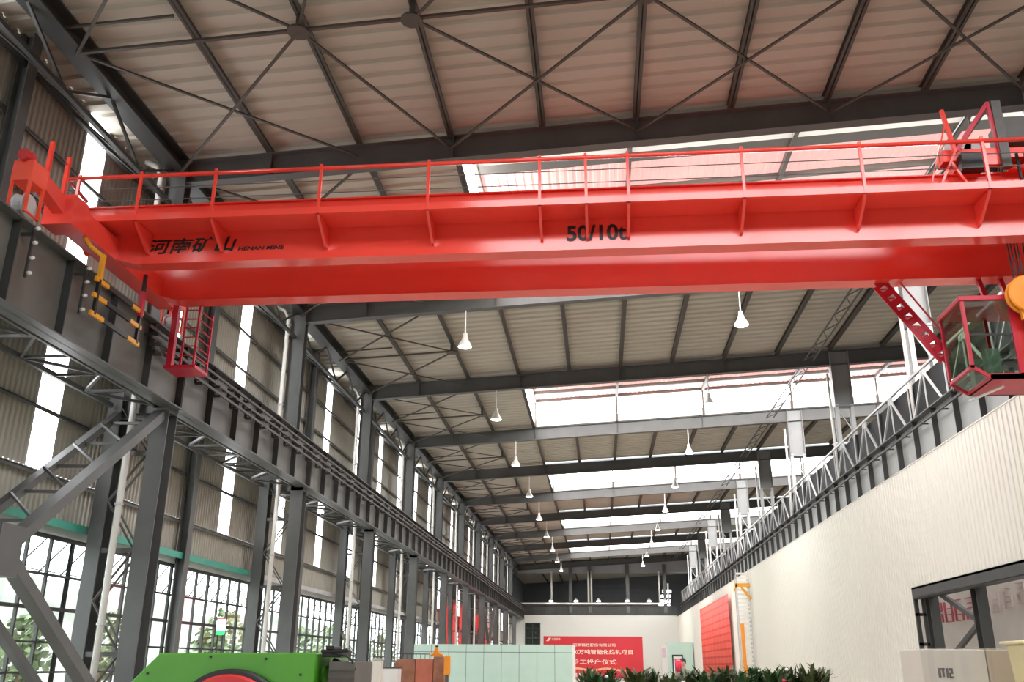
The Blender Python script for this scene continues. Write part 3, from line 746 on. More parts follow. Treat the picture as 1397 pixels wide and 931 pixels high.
# access stair to the cab
m = MB(); A = Vector((6.98, 21.3, 10.44)); B = Vector((8.26, 21.3, 8.5)); d = (B-A).normalized(); nrm = Vector((d.z, 0, -d.x))
ST = None
for yy in (21.3, ):
    m = MB(); o = Vector((0, yy-21.3, 0))
    for s in (-1, 1): m.bar(A+o+nrm*s*.14, B+o+nrm*s*.14, .03, .1, up=nrm)
    for i in range(9):
        q = A+(B-A)*(i/8)+o; m.bar(q-nrm*.1, q+nrm*.1, .03, .17, up=d)
    s_ = m.build('cab_stair' if ST is None else 'stringer', 'crimson', CR if ST is None else ST)
    if ST is None: ST = s_
for i in range(8):
    q = A+(B-A)*((i+.5)/8); MB().box(q.x-.08, q.x+.08, 21.32, 21.6, q.z-.015, q.z+.015).build('tread', 'crimson', ST)
MB().path([A+Vector((.42, 0, .15)), B+Vector((.03, 0, .62))], .022, 6).build('stair_rail', 'crimson', ST)
MB().path([A+Vector((.42, .5, .15)), B+Vector((.03, .5, .62))], .022, 6).build('stair_rail', 'crimson', ST)
# operator cab
CX0, CX1, CY0, CY1, CZ0, CZ1 = 8.13, 10.1, 19.68, 21.05, 7.5, 9.4
fp = .07
m = MB()
m.box(CX0-.03, CX1, CY0-.03, CY1+.03, CZ1-.08, CZ1+.03)          # roof

cab = m.build('operator_cab', 'crimson', CR, bevel=.01)
MB().box(CX0+.38, CX1, CY0, CY1, CZ0, CZ0+.1).build('floor_pan', 'crimson', cab)
fr = MB()
for y in (CY0, CY1-fp):
    fr.box(CX0, CX0+fp, y, y+fp, 7.76, CZ1)
    fr.box(9.12, 9.2, y, y+fp, CZ0, CZ1)
    fr.box(CX1-fp, CX1, y, y+fp, CZ0, CZ1)
    fr.bar((CX0+.03, y+fp/2, 7.78), (CX0+.4, y+fp/2, 7.53), fp, fp)
    fr.box(CX0+.38, CX1, y, y+fp, CZ0, CZ0+.12)
for x, z in ((CX0+.035, 7.78), (CX0+.4, 7.53)): fr.box(x-.035, x+.035, CY0, CY1, z-.03, z+.04)
fr.build('cab_frame', 'crimson', cab)
MB().box(9.2, CX1, CY0+.01, CY0+.04, CZ0+.1, CZ1).build('side_panel', 'mach_red', cab)
MB().box(CX1-.04, CX1, CY0, CY1, CZ0, CZ1).build('back_panel', 'mach_red', cab)
for z in (8.52, ): MB().box(CX0+fp, 9.12, CY0+.01, CY0+.05, z-.02, z+.02).build('glazing_bar', 'black', cab)
MB().box(CX0+fp, 9.12, CY0+.02, CY0+.03, 7.6, CZ1-.08).build('side_glass', 'cab_glass', cab)
MB().box(CX0+fp, 9.12, CY1-.03, CY1-.02, 7.6, CZ1-.08).build('side_glass', 'cab_glass', cab)
MB().box(CX0+.02, CX0+.03, CY0+fp, CY1-fp, 7.8, CZ1-.08).build('front_glass', 'cab_glass', cab)
MB().add([(CX0+.03, CY0+fp, 7.78), (CX0+.03, CY1-fp, 7.78), (CX0+.4, CY1-fp, 7.53), (CX0+.4, CY0+fp, 7.53)], [(0, 1, 2, 3)]).build('foot_glass', 'cab_glass', cab)
m = MB().box(9.0, 9.5, 20.1, 20.6, 7.95, 8.08).box(9.42, 9.52, 20.1, 20.6, 8.08, 8.7).box(9.2, 9.3, 20.3, 20.4, 7.6, 7.95); m.build('seat', 'black', cab, bevel=.02)
m = MB().box(8.55, 8.85, 19.85, 20.1, 7.6, 8.25).box(8.55, 8.85, 20.6, 20.85, 7.6, 8.25); m.build('console', 'jacket', cab, bevel=.02)
for x in (8.4, 9.8): 
    MB().bar((x+.9 if x < 9 else x, 20.9, CZ1), (x+.9 if x < 9 else x, 21.3, ZG0+.02), .1, .1).build('hanger', 'crimson', cab)
MB().path([(CX0+.45, CY1+.1, 7.42), (CX0+.75, CY0+.35, 7.42)], .03, 8).build('floor_light', 'white', cab)
MB().path([(9.2, 19.9, CZ1+.1), (9.7, 20.0, CZ1+.22), (10.0, 20.4, CZ1+.1)], .05, 8).build('cable', 'rubber', cab)
# lettering on the web of the near girder
YW = 18.845
text_part('lettering', '河南矿山', 'black', CR, lambda u, v, t: (-10.55+u, YW-t, 10.72+v+u*.012), 2.2, .40, .22, .018)
text_part('small_lettering', 'HENAN MINE', 'black', CR, lambda u, v, t: (-8.3+u, YW-t, 10.755+v), 1.12, .10, .2, .03)
text_part('capacity_lettering', '50/10t', 'black', CR, lambda u, v, t: (-.57+u, YW-t, 10.70+v), 1.36, .40, 0., .028)

# ------------------------------------------------------------------ trolley and hook
TR = thing('crane_trolley', (9.5, 20, ZG1+.08), 'red hoist trolley with dark motors parked on the crane girders', 'trolley')
m = MB()
for y in (18.85, 19.05, 21.35): m.box(7.9, 12, y-.09, y+.09, 12.32, 12.62)
for x in (8.4, 9.9, 11.4): m.box(x-.1, x+.1, 18.9, 21.4, 12.32, 12.6)
m.box(8.75, 9.1, 18.62, 18.78, 12.12, 12.55).box(9.15, 12, 18.6, 18.8, 12.28, 12.42).box(9.2, 12, 18.6, 18.755, 11.98, 12.1)
m.build('trolley_frame', 'red', TR, bevel=.01)
for x in (8.55, 10.9):
    for y in (19.01, 21.32): MB().lathe([(0, -.07), (.21, -.07), (.21, -.05), (.18, -.04), (.18, .06), (0, .06)], (x, y, 12.295), 16, 'y').build('trolley_wheel', 'black', TR)
MB().box(8.18, 8.68, 18.5, 18.755, 11.98, 12.4).build('gear_box', 'black', TR, bevel=.03)
m = MB().bar((8.15, 18.6, 12.5), (8.98, 18.6, 13.68), .07, .09).bar((8.98, 18.6, 13.7), (9.06, 18.6, 12.4), .07, .09).bar((8.98, 18.6, 13.66), (8.98, 20.2, 13.66), .07, .07)
m.build('guard_frame', 'crimson', TR)
m = MB().box(9.04, 9.24, 18.52, 18.66, 12.0, 13.7); m.build('cable_channel', 'grey_brown', TR)
m = MB().bar((7.97, 18.6, 13.55), (8.12, 18.6, 12.45), .07, .09).bar((7.97, 18.6, 13.1), (7.5, 18.6, 11.7), .03, .03).bar((8.1, 18.6, 12.45), (7.65, 18.6, 11.55), .05, .05).bar((8.0, 18.6, 12.2), (8.3, 18.6, 11.55), .05, .05)
m.build('stop_post', 'red', TR)
m = MB().box(9.3, 10.0, 18.75, 19.5, 12.85, 13.42); m.build('resistor_box', 'grey_brown', TR, bevel=.03)
m = MB().prism([(9.55, 12.5), (10.9, 12.5), (10.9, 13.75), (10.2, 13.75), (9.7, 13.45), (9.55, 13.2)], 'y', 19.7, 20.9); m.build('drum_cover', 'green_cover', TR, bevel=.03)
m = MB().lathe([(0, -.35), (.2, -.35), (.23, -.2), (.23, .3), (.1, .35), (0, .35)], (8.75, 19.4, 12.86), 14, 'x').lathe([(0, -.12), (.13, -.12), (.13, .12), (0, .12)], (8.3, 19.4, 12.85), 12, 'x')
m.build('motor', 'rubber', TR, smooth=False)
for i in range(3): MB().lathe([(.14, -.05), (.2, -.05), (.2, .05), (.14, .05)], (8.25+.22*i, 19.05, 12.75+.1*(i % 2)), 12, 'y').build('coupling', 'galv', TR)
for i in range(4):
    x = 9.35+i*.18
    MB().path([(x, 18.5, 12.3), (x-.03, 18.45, 11.7), (x+.05, 18.45, 11.42), (x+.18, 18.5, 11.38), (x+.3, 18.5, 11.8), (x+.32, 18.55, 12.3)], .035, 8).build('festoon_cable', 'rubber', TR, smooth=True)
MB().lathe([(0, -.7), (.32, -.7), (.32, .7), (0, .7)], (9.9, 20.2, 12.75), 18, 'x').build('rope_drum', 'grey_brown', TR)
for x in (9.42, 9.56, 9.75, 9.9, 10.05):
    for y in (19.36, 19.5): MB().path([(x-.15, y, 12.6), (x-.15, y, 9.78)], .017, 6).build('hoist_rope', 'rubber', TR)
HK = thing('hook_block', (9.45, 19.43, 8.2), 'orange hook block hanging on ropes beside the operator cab', 'hook block')
for y in (19.34, 19.52):
    MB().lathe([(0, -.045), (.4, -.045), (.43, -.02), (.43, .02), (.4, .045), (0, .045)], (9.45, y, 9.32), 28, 'y').build('sheave_cheek', 'orange', HK)
MB().box(9.25, 9.65, 19.385, 19.475, 8.75, 9.4).build('block_body', 'orange', HK)
MB().path([(9.45, 19.43, 8.8), (9.45, 19.43, 8.5), (9.6, 19.43, 8.4), (9.6, 19.43, 8.25), (9.45, 19.43, 8.15), (9.3, 19.43, 8.25)], [.06, .06, .06, .065, .06, .03], 10).build('hook', 'grey_brown', HK, smooth=True)

# ------------------------------------------------------------------ high bay lamps
def make_lamp():
    t = thing('high_bay_lamp', (0, 0, 0), None, None)
    MB().tube((0, 0, .55), (0, 0, 1.62), .03, 8).build('rod', 'white', t)
    MB().lathe([(.03, .62), (.09, .6), (.11, .42), (.12, .4), (.15, .3), (.27, .1), (.3, .02), (.3, 0), (.28, 0), (.24, .1), (.1, .32), (0, .33)], (0, 0, 0), 18).build('lamp_shade', 'lamp_shade', t, smooth=True)
    MB().lathe([(0, -.03), (.2, -.02), (.27, .02), (.1, .2), (0, .22)], (0, 0, 0), 14).build('bulb', 'lamp_glow', t)
    return t
lamp = make_lamp(); first = True
for k in range(1, K1):
    for x, side in ((-5.3, 'window wall'), (5.92, 'ivory wall')):
        l = lamp if first else copy_tree(lamp); first = False
        l.location = (x, Yk(k), zr(x, -.77)-1.61)
        tag(l, 'white bell-shaped lamp hanging from the ' + ORD[k] + ' rafter, ' + side + ' side', 'lamp', 'high bay lamps')

# ------------------------------------------------------------------ banners
t = thing('banner', (-8.48, YE-.06, 0), 'wide red ceremony banner with pale characters on the end wall', 'banner')
MB().box(-8.48, 5.96, YE-.08, YE-.03, 0.01, 5.68).build('banner_sheet', 'banner', t)
yb = YE-.085
def bt(x, z): return lambda u, v, tt: (x+u, yb-tt, z+v)
text_part('banner_logo', '河南钢铁', 'letter', t, bt(-7.3, 5.1), 1.3, .35)
MB().add([(-8.1, yb-.004, 5.0), (-7.75, yb-.004, 5.45), (-7.35, yb-.004, 5.45), (-7.7, yb-.004, 5.0)], [(0, 1, 2, 3)]).build('banner_emblem', 'letter', t)
text_part('banner_line', '河南钢铁股份有限公司', 'letter', t, bt(-4.2, 4.25), 6.2, .45, 0, .01)
text_part('banner_line', '150万吨智能化热轧项目', 'letter', t, bt(-4.6, 3.2), 9.1, .66, 0, .015)
text_part('banner_line', '竣工投产仪式', 'letter', t, bt(-4.3, 1.8), 6.4, .7, 0, .015)
m = MB()
for i in range(24):
    x = -5+i*.35; m.box(x, x+.36, yb-.004, yb, 1.0+.12*math.sin(i*.5), 1.25+.12*math.sin(i*.5))
m.build('banner_ribbon', paint('ribbon_peach', (.9, .45, .25), .5), t)
text_part('banner_line', '圆满', 'flower_white', t, bt(-4.2, .1), 1.2, .5, 0, .01)

# red cloth on the ivory wall
mc = MB(); n = 60
def brick_red():
    m, nt, out = new_mat('cloth_red_rows')
    b = nt.nodes.new('ShaderNodeBsdfPrincipled'); tc = nt.nodes.new('ShaderNodeTexCoord'); mp = nt.nodes.new('ShaderNodeMapping')
    sx = nt.nodes.new('ShaderNodeSeparateXYZ'); cx = nt.nodes.new('ShaderNodeCombineXYZ')
    nt.links.new(tc.outputs['Object'], sx.inputs[0]); nt.links.new(sx.outputs['Y'], cx.inputs['X']); nt.links.new(sx.outputs['Z'], cx.inputs['Y'])
    br = nt.nodes.new('ShaderNodeTexBrick'); br.offset = 0.
    br.inputs['Color1'].default_value = (.93, .13, .08, 1); br.inputs['Color2'].default_value = (.88, .09, .055, 1); br.inputs['Mortar'].default_value = (.72, .035, .025, 1)
    br.inputs['Scale'].default_value = 1.; br.inputs['Brick Width'].default_value = 4.5; br.inputs['Row Height'].default_value = .62; br.inputs['Mortar Size'].default_value = .09
    nt.links.new(cx.outputs[0], mp.inputs['Vector']); nt.links.new(mp.outputs['Vector'], br.inputs['Vector'])
    nt.links.new(br.outputs['Color'], b.inputs['Base Color']); b.inputs['Roughness'].default_value = .6
    nt.links.new(b.outputs[0], out.inputs['Surface']); return m
for i in range(n+1):
    y = 82+(105.5-82)*i/n; w = .035*math.sin(i*.9)+.02*math.sin(i*2.3)
    mc.v += [(10.82+w*.3, y, 7.48), (10.85+w, y, 4), (10.85+w*1.3, y, .6)]
for i in range(n):
    for j in (0, 1): mc.f.append((3*i+j, 3*i+3+j, 3*i+4+j, 3*i+1+j))
o = mc.build('hanging_banner', brick_red(), origin=(10.85, 94, .6), smooth=True)
s = o.modifiers.new('Solidify', 'SOLIDIFY'); s.thickness = .02
tag(o, 'tall red cloth banner draped on the ivory wall beside the access tower', 'banner')
# slender access tower
t = thing('access_tower', (10.55, 71.5, 0), 'slender white ladder tower with yellow clamp against the ivory wall', 'access tower')
MB().box(10.05, 10.12, 71.2, 71.27, 0, 8.5).box(10.95, 11.02, 71.2, 71.27, 0, 8.5).box(10.05, 10.12, 71.95, 72.02, 0, 8.1).box(10.95, 11.02, 71.95, 72.02, 0, 8.1).build('upright', 'galv', t)
RG = None
for i in range(27):
    z = .3+i*.3
    if RG is None: RG = MB().box(10.12, 10.95, 71.2, 71.28, z, z+.14).build('rung', 'white', t)
    else: c = RG.copy(); COL.objects.link(c); c.parent = t; c.location = (0, 0, i*.3)
m = MB().box(9.95, 11.05, 71.0, 71.2, 7.2, 7.45).bar((10.4, 71.05, 7.2), (11.05, 71.05, 6.3), .12, .16).bar((10.1, 71.05, 7.4), (9.85, 71.05, 6.9), .1, .12); m.build('clamp', 'yellow', t)
MB().box(10.15, 10.4, 71.05, 71.2, .3, 4.6).build('orange_strap', 'orange', t)

# red cloths at the far window bays
for n, (y0, y1, zt) in enumerate(((79.5, 81.6, 6.4), (84.3, 87.5, 6.9), (88.5, 92.5, 6.9), (99, 104.5, 6.7), (108, 115, 6.4))):
    m = MB(); q = 14
    for i in range(q+1):
        y = y0+(y1-y0)*i/q; w = .08*math.sin(i*1.7)
        m.v += [(-13.2+w*.3, y, zt), (-13.2+w, y, 3.2), (-13.2+w, y, .02)]
    for i in range(q):
        for j in (0, 1): m.f.append((3*i+j, 3*i+3+j, 3*i+4+j, 3*i+1+j))
    o = m.build('red_cloth', 'cloth_red', origin=(-13.2, y0, .02), smooth=True)
    s = o.modifiers.new('Solidify', 'SOLIDIFY'); s.thickness = .02
    tag(o, 'red cloth hung in the far window bays, ' + ORD[n] + ' counting away from the camera', 'cloth', 'red cloths by the far windows')

# ------------------------------------------------------------------ mint partition
t = thing('partition_screen', (-6.2, 55, 0), 'pale mint panel partition standing in front of the red banner', 'partition')
n = 9; w = (10.82-1.65)/n; PM = None
for i in range(n):
    x = -10.82+i*w
    m = MB().box(x+.012, x+w-.012, 55, 55.08, .05, 2.28).box(x+.012, x+w-.012, 55, 55.08, 2.31, 2.72)
    m.build('panel', 'mint', t)
MB().box(-10.82, -1.65, 55.02, 55.06, 0, 2.7).build('frame', 'steel', t)
MB().box(-1.66, -1.5, 54.98, 55.1, 0, 2.72).build('end_post', 'white', t)

# ------------------------------------------------------------------ green machine with motor
t = thing('green_machine', (-3.5, 9.4, 0), 'green machine housing with a red flywheel cover by the windows', 'machine')
m = MB().prism([(-4.62, .15), (-4.62, 1.32), (-4.27, 1.685), (-2.72, 1.70), (-2.72, .15)], 'y', 9.0, 10.2)
m.build('housing', 'green', t, bevel=.015)
MB().lathe([(0, -.09), (.6, -.09), (.62, -.06), (.62, 0), (0, 0)], (-3.5, 8.99, .93), 48, 'y').build('rim', 'black', t)
MB().lathe([(0, -.05), (.54, -.05), (.56, -.02), (.56, 0), (0, 0)], (-3.5, 8.9, .94), 48, 'y').build('flywheel_cover', 'mach_red', t)
MB().box(-4.6, -2.75, 9.05, 10.15, 0, .16).build('base', 'grey_brown', t)
for x, z in ((-3.75, 1.655), (-4.36, 1.5), (-2.85, 1.5), (-3.2, 1.64)): MB().lathe([(0, -.01), (.012, -.01), (.012, 0), (0, 0)], (x, 8.995, z), 8, 'y').build('bolt', 'black', t)
m = MB().lathe([(0, 0), (.1, 0), (.11, .05), (.07, .12), (0, .13)], (-2.73, 9.3, 1.48), 16, 'x'); m.build('hub_cap', 'green', t, smooth=True)
t = thing('electric_motor', (-2.45, 9.4, 0), 'dark grey motor block with cable bracket beside the green machine', 'motor')
m = MB().box(-2.58, -2.33, 9.0, 9.7, .2, 1.62)
for i in range(7): m.box(-2.59, -2.32, 8.985, 9.0, 1.15+i*.065, 1.155+i*.065)
m.build('motor_body', 'grey_brown', t, bevel=.02)
m = MB().prism([(-2.695, 1.3), (-2.60, 1.25), (-2.58, 1.62), (-2.66, 1.66), (-2.70, 1.58), (-2.65, 1.48)], 'y', 9.42, 9.7).box(-2.69, -2.5, 9.1, 9.5, 1.66, 1.73).box(-2.64, -2.56, 9.05, 9.3, 1.73, 1.765)
m.bar((-2.69, 9.1, 1.715), (-2.42, 9.1, 1.72), .08, .03); m.bar((-2.6, 9.1, 1.7), (-2.43, 9.1, 1.73), .05, .03)
m.build('bracket', 'black', t, bevel=.008)
MB().path([(-2.52, 9.05, 1.69), (-2.42, 9.0, 1.68), (-2.36, 9.0, 1.63), (-2.33, 9.02, 1.55)], .012, 8).build('cable', 'rubber', t, smooth=True)
MB().box(-2.62, -2.3, 8.98, 9.72, 0, .2).build('base', 'grey_brown', t)
# signal light on the machine
t = thing('signal_light', (-4.5, 11, 0), 'signal light with green base and red cap on thin rods', 'signal light')
for x in (-4.53, -4.47): MB().tube((x, 11, 0), (x, 11, 1.93), .009, 6).build('rod', 'steel_dk', t)
MB().lathe([(0, 1.91), (.045, 1.915), (.05, 1.95), (.05, 1.96), (0, 1.96)], (-4.5, 11, 0), 16).build('green_lens', 'signal_green', t, smooth=True)
MB().lathe([(0, 1.96), (.05, 1.96), (.055, 2.06), (.045, 2.09), (0, 2.09)], (-4.5, 11, 0), 16).build('white_lens', 'signal_white', t, smooth=True)
MB().lathe([(0, 2.09), (.048, 2.09), (.048, 2.105), (0, 2.11)], (-4.5, 11, 0), 16).build('red_cap', 'signal_red', t, smooth=True)
# slim post and small cabinet behind the motor
t = thing('bollard_post', (-3.3, 14, 0), 'slim pale square post standing beyond the motor', 'post')
MB().box(-3.36, -3.23, 14, 14.13, 0, 1.66).build('shaft', 'carton_pale', t, bevel=.008); MB().box(-3.37, -3.22, 13.99, 14.14, 1.66, 1.68).build('cap', 'galv', t)
t = thing('control_box', (-4.9, 24, 0), 'small white control box on a stand by the dark column', 'control box')
MB().box(-5.55, -5.1, 24, 24.4, .9, 1.5).build('box', 'white', t, bevel=.01); MB().box(-5.4, -5.25, 24.1, 24.3, 0, .9).build('stand', 'galv', t); MB().box(-5.56, -5.09, 23.99, 24.41, 1.5, 1.54).build('lid', 'grey_brown', t)

# rusty steel crate with orange lifting gear
t = thing('steel_crate', (-4.7, 25, 0), 'rust-brown steel crate with wire rail in front of the mint partition', 'crate')
m = MB()
m.prism([(-5.42, 0), (-5.42, 1.62), (-5.36, 1.72), (-4.87, 1.74), (-4.87, 0)], 'y', 25, 25.9); m.build('ribbed_panel', 'rust', t, bevel=.02)
MB().box(-4.86, -4.4, 25.0, 25.9, 0, 1.74).build('flat_panel', 'rust_red', t, bevel=.015)
MB().box(-4.39, -4.1, 25.02, 25.9, 0, 1.80).build('end_panel', 'rust', t, bevel=.015)
m = MB().path([(-5.4, 25.1, 1.86), (-4.5, 25.1, 1.86)], .012, 6)
for i in range(8): m.tube((-5.35+i*.12, 25.1, 1.7), (-5.35+i*.12, 25.1, 1.86), .008, 6)
m.build('wire_rail', 'steel_dk', t)
t = thing('lifting_clamp', (-4.35, 25.6, 1.8), 'orange lifting clamp resting on the rusty crate', 'lifting clamp')
MB().prism([(-4.6, 1.805), (-4.16, 1.805), (-4.2, 1.86), (-4.3, 1.88), (-4.34, 2.04), (-4.4, 2.04), (-4.46, 1.88)], 'y', 25.3, 25.42).build('clamp_body', 'orange', t, bevel=.01)
MB().lathe([(0, 0), (.04, 0), (.045, .03), (0, .05)], (-4.37, 25.36, 2.04), 10).build('top_knob', 'black', t)
t = thing('support_bracket', (-4.0, 24.7, 0), 'orange upright bracket standing beside the rusty crate', 'bracket')
MB().box(-4.06, -3.9, 24.7, 24.8, 1.35, 1.82).build('bracket_plate', 'orange', t, bevel=.02); MB().box(-4.02, -3.94, 24.72, 24.78, 0, 1.35).build('stand', 'grey_brown', t)

# ------------------------------------------------------------------ cartons by the opening
def carton(x0, x1, y0, y1, z0, z1, lab, marks=False, mat='carton'):
    t = thing('carton', ((x0+x1)/2, (y0+y1)/2, z0), lab, 'carton', 'wrapped cartons')
    MB().box(x0, x1, y0, y1, z0, z1).build('box', mat, t, bevel=.008)
    e = .006; fm = MB(); nn = 10
    for i in range(nn+1):
        x = x0-e+(x1-x0+2*e)*i/nn; w = .004*math.sin(i*2.3)
        fm.v += [(x, y0-e-.002+w*.5, z0), (x, y0-e+w*.5, z1-.02), (x, y0-.002, z1+.012+w), (x, y1, z1+.012)]
    for i in range(nn):
        for j in range(3): fm.f.append((4*i+j, 4*i+4+j, 4*i+5+j, 4*i+1+j))
    fm.build('stretch_film', 'film', t)
    if marks:
        m = MB()
        for a, b, c, d in ((.13, .155, -.24, -.16), (.155, .19, -.175, -.16), (.165, .185, -.235, -.16), (.2, .22, -.24, -.16), (.225, .26, -.18, -.16), (.24, .26, -.21, -.17), (.225, .24, -.24, -.2), (.225, .26, -.245, -.23)):
            m.box(x0+a, x0+b, y0-.003, y0-.001, z1+c, z1+d)
        m.build('print_mark', 'grey_brown', t)
        MB().box(x0+.42, x0+.57, y0-.003, y0-.001, z1-.4, z1-.33).build('barcode_label', 'grey_brown', t)
    return t
carton(2.86, 3.42, 9.0, 9.6, .95, 1.765, 'printed tan carton in clear film at the front corner of the stack', True, 'carton_pale')
carton(3.43, 3.66, 9.0, 9.6, .95, 1.765, 'narrow tan carton beside the printed one, under clear film')
carton(2.86, 3.66, 9.0, 9.6, .15, .94, 'lower wide carton carrying the printed carton')
t = thing('pallet', (3.3, 9.3, 0), 'wooden pallet under the wrapped cartons', 'pallet')
for i in range(5): MB().box(2.82+i*.18, 2.95+i*.18, 8.98, 9.62, .12, .148).build('deck_board', 'carton', t)
for y in (9.0, 9.27, 9.52): MB().box(2.82, 3.68, y, y+.08, 0, .12).build('runner', 'carton', t)
t = thing('plastic_tub', (3.85, 8.7, 0), 'cream plastic tub with flat lid beside the cartons', 'tub')
MB().prism([(3.56, 1.42), (3.53, 1.80), (4.05, 1.80), (4.02, 1.42)], 'y', 8.4, 8.8).build('body', 'cream', t, bevel=.012)
MB().box(3.49, 4.08, 8.36, 8.84, 1.80, 1.828).build('lid', 'cream', t, bevel=.008)
MB().box(3.58, 4.0, 8.42, 8.78, 1.38, 1.42).build('foot_rim', 'cream', t)
t = thing('tool_stand', (3.8, 8.6, 0), 'plain steel stand carrying the cream tub', 'stand')
MB().box(3.55, 4.05, 8.4, 8.8, 1.33, 1.375).build('top', 'galv', t)
for x in (3.58, 4.0):
    for y in (8.42, 8.76): MB().bar((x, y, 0), (x, y, 1.33), .04, .04).build('leg', 'galv', t)

# ------------------------------------------------------------------ booth near the far corner
t = thing('control_booth', (9.3, 118, 0), 'pale mint booth with a dark door frame in the far corner', 'booth')
MB().box(7.9, 11.0, 118, 121, 0, 4.35).build('booth_wall', 'mint', t)
m = MB().box(8.45, 8.6, 117.9, 118, 0, 2.9).box(9.6, 9.75, 117.9, 118, 0, 2.9).box(8.45, 9.75, 117.9, 118, 2.75, 2.95).box(8.45, 9.75, 117.9, 118, 2.4, 2.5).box(8.75, 8.85, 117.9, 118, 0, 2.5); m.build('door_frame', 'steel_dk', t)
MB().box(8.6, 9.6, 117.95, 118, 0, 2.75).build('door_leaf', 'sign_grey', t)
MB().box(7.2, 7.9, 117.8, 118.6, 0, 4.1).build('side_cabinet', 'end_white', t)
MB().box(7.25, 7.75, 117.75, 117.8, 2.6, 3.7).build('notice_board', paint('notice_lilac', (.62, .5, .55), .5), t)

# ------------------------------------------------------------------ row of potted plants
def plant(x, y, h, n, mat, lab, flower=None, spread=.34, droop=.25):
    t = thing('potted_plant', (x, y, 0), lab, 'potted plant', 'potted plants in the row')
    MB().lathe([(0, 0), (.15, 0), (.19, .34), (.215, .34), (.215, .4), (.18, .4), (.17, .36), (0, .36)], (x, y, 0), 14).build('pot', 'pot', t)
    m = MB(); tips = []
    for i in range(n):
        a = random.random()*6.283; l = h*(.72+.36*random.random()); r = spread*(.35+.8*random.random()); z0 = .38+random.random()*(h*.45)
        pts = []
        for j in range(5):
            u = j/4
            pts.append(Vector((x+math.cos(a)*r*u, y+math.sin(a)*r*u, z0+(l-z0)*(u**.8)-droop*u**3*.6)))
        w = .035+.03*random.random(); side = Vector((-math.sin(a), math.cos(a), .35))
        b = len(m.v)
        for j, p in enumerate(pts):
            ww = w*(.25, .8, 1, .75, .04)[j]; m.v += [tuple(p-side*ww), tuple(p+side*ww)]
        for j in range(4): m.f.append((b+2*j, b+2*j+1, b+2*j+3, b+2*j+2))
        for q in range(3):
            p = pts[1+q]; a2 = a+random.uniform(-1.6, 1.6); ll = .12+.1*random.random()
            d = Vector((math.cos(a2), math.sin(a2), random.uniform(-.2, .8)))*ll; sd = d.cross(Vector((0, 0, 1))).normalized()*.03
            b = len(m.v); m.v += [tuple(p), tuple(p+d*.5+sd), tuple(p+d), tuple(p+d*.5-sd)]; m.f.append((b, b+1, b+2, b+3))
        tips.append(pts[3])
    m.build('foliage', mat, t)
    MB().path([(x, y, .3), (x+.02, y, h*.6)], [.025, .012], 6).build('stem', 'bark', t)
    if flower:
        for q in range(flower[1]):
            p = tips[q*3 % len(tips)]+Vector((0, -.12, .02))
            MB().lathe([(0, -.035), (.03, -.03), (flower[2], .0), (.035, .03), (0, .035)], p, 10).build('flower', flower[0], t, smooth=True)
    return t
PL = [(-.25, 21.8, 1.56, 'leaf', None, .34, 'dense dark leaved plant at the partition end of the row'),
      (.15, 22.3, 1.54, 'leaf', ('flower_white', 2, .05), .34, 'dark plant with two white blooms, second in the row'),
      (.75, 21.9, 1.58, 'leaf2', None, .42, 'bushy olive plant before the banner, third in the row'),
      (1.15, 22.4, 1.55, 'leaf', None, .36, 'dark plant before the banner edge, fourth in the row'),
      (1.5, 21.7, 1.45, 'leaf2', ('flower_white', 3, .06), .36, 'olive plant with pale blooms, fifth in the row'),
      (1.95, 22.2, 1.56, 'leaf2', None, .36, 'leafy plant just before the person, sixth in the row'),
      (2.3, 21.8, 1.55, 'leaf', None, .36, 'dark leafy plant past the person, seventh in the row'),
      (2.7, 22.3, 1.62, 'leaf2', ('flower_white', 2, .045), .38, 'taller olive plant in front of the mint booth'),
      (3.05, 21.8, 1.55, 'leaf', None, .36, 'dark plant below the red cloth banner, ninth in the row'),
      (3.4, 22.2, 1.60, 'leaf', ('flower_white', 4, .055), .36, 'dark plant dotted with white blooms below the access tower'),
      (3.8, 21.8, 1.60, 'leaf', ('flower_red', 1, .1), .34, 'plant with one round pink red bloom'),
      (4.2, 22.2, 1.62, 'leaf2', ('flower_white', 3, .045), .34, 'spiky plant with small white blooms after the red bloom'),
      (4.55, 21.9, 1.66, 'leaf2', None, .4, 'loose arching plant, second last of the row'),
      (4.85, 22.2, 1.60, 'leaf2', None, .28, 'arching dark plant closing the row by the ivory wall')]
for x, y, h, mt, fl, sp, lab in PL: plant(x, y, h+.06, 80, mt, lab, fl, sp)

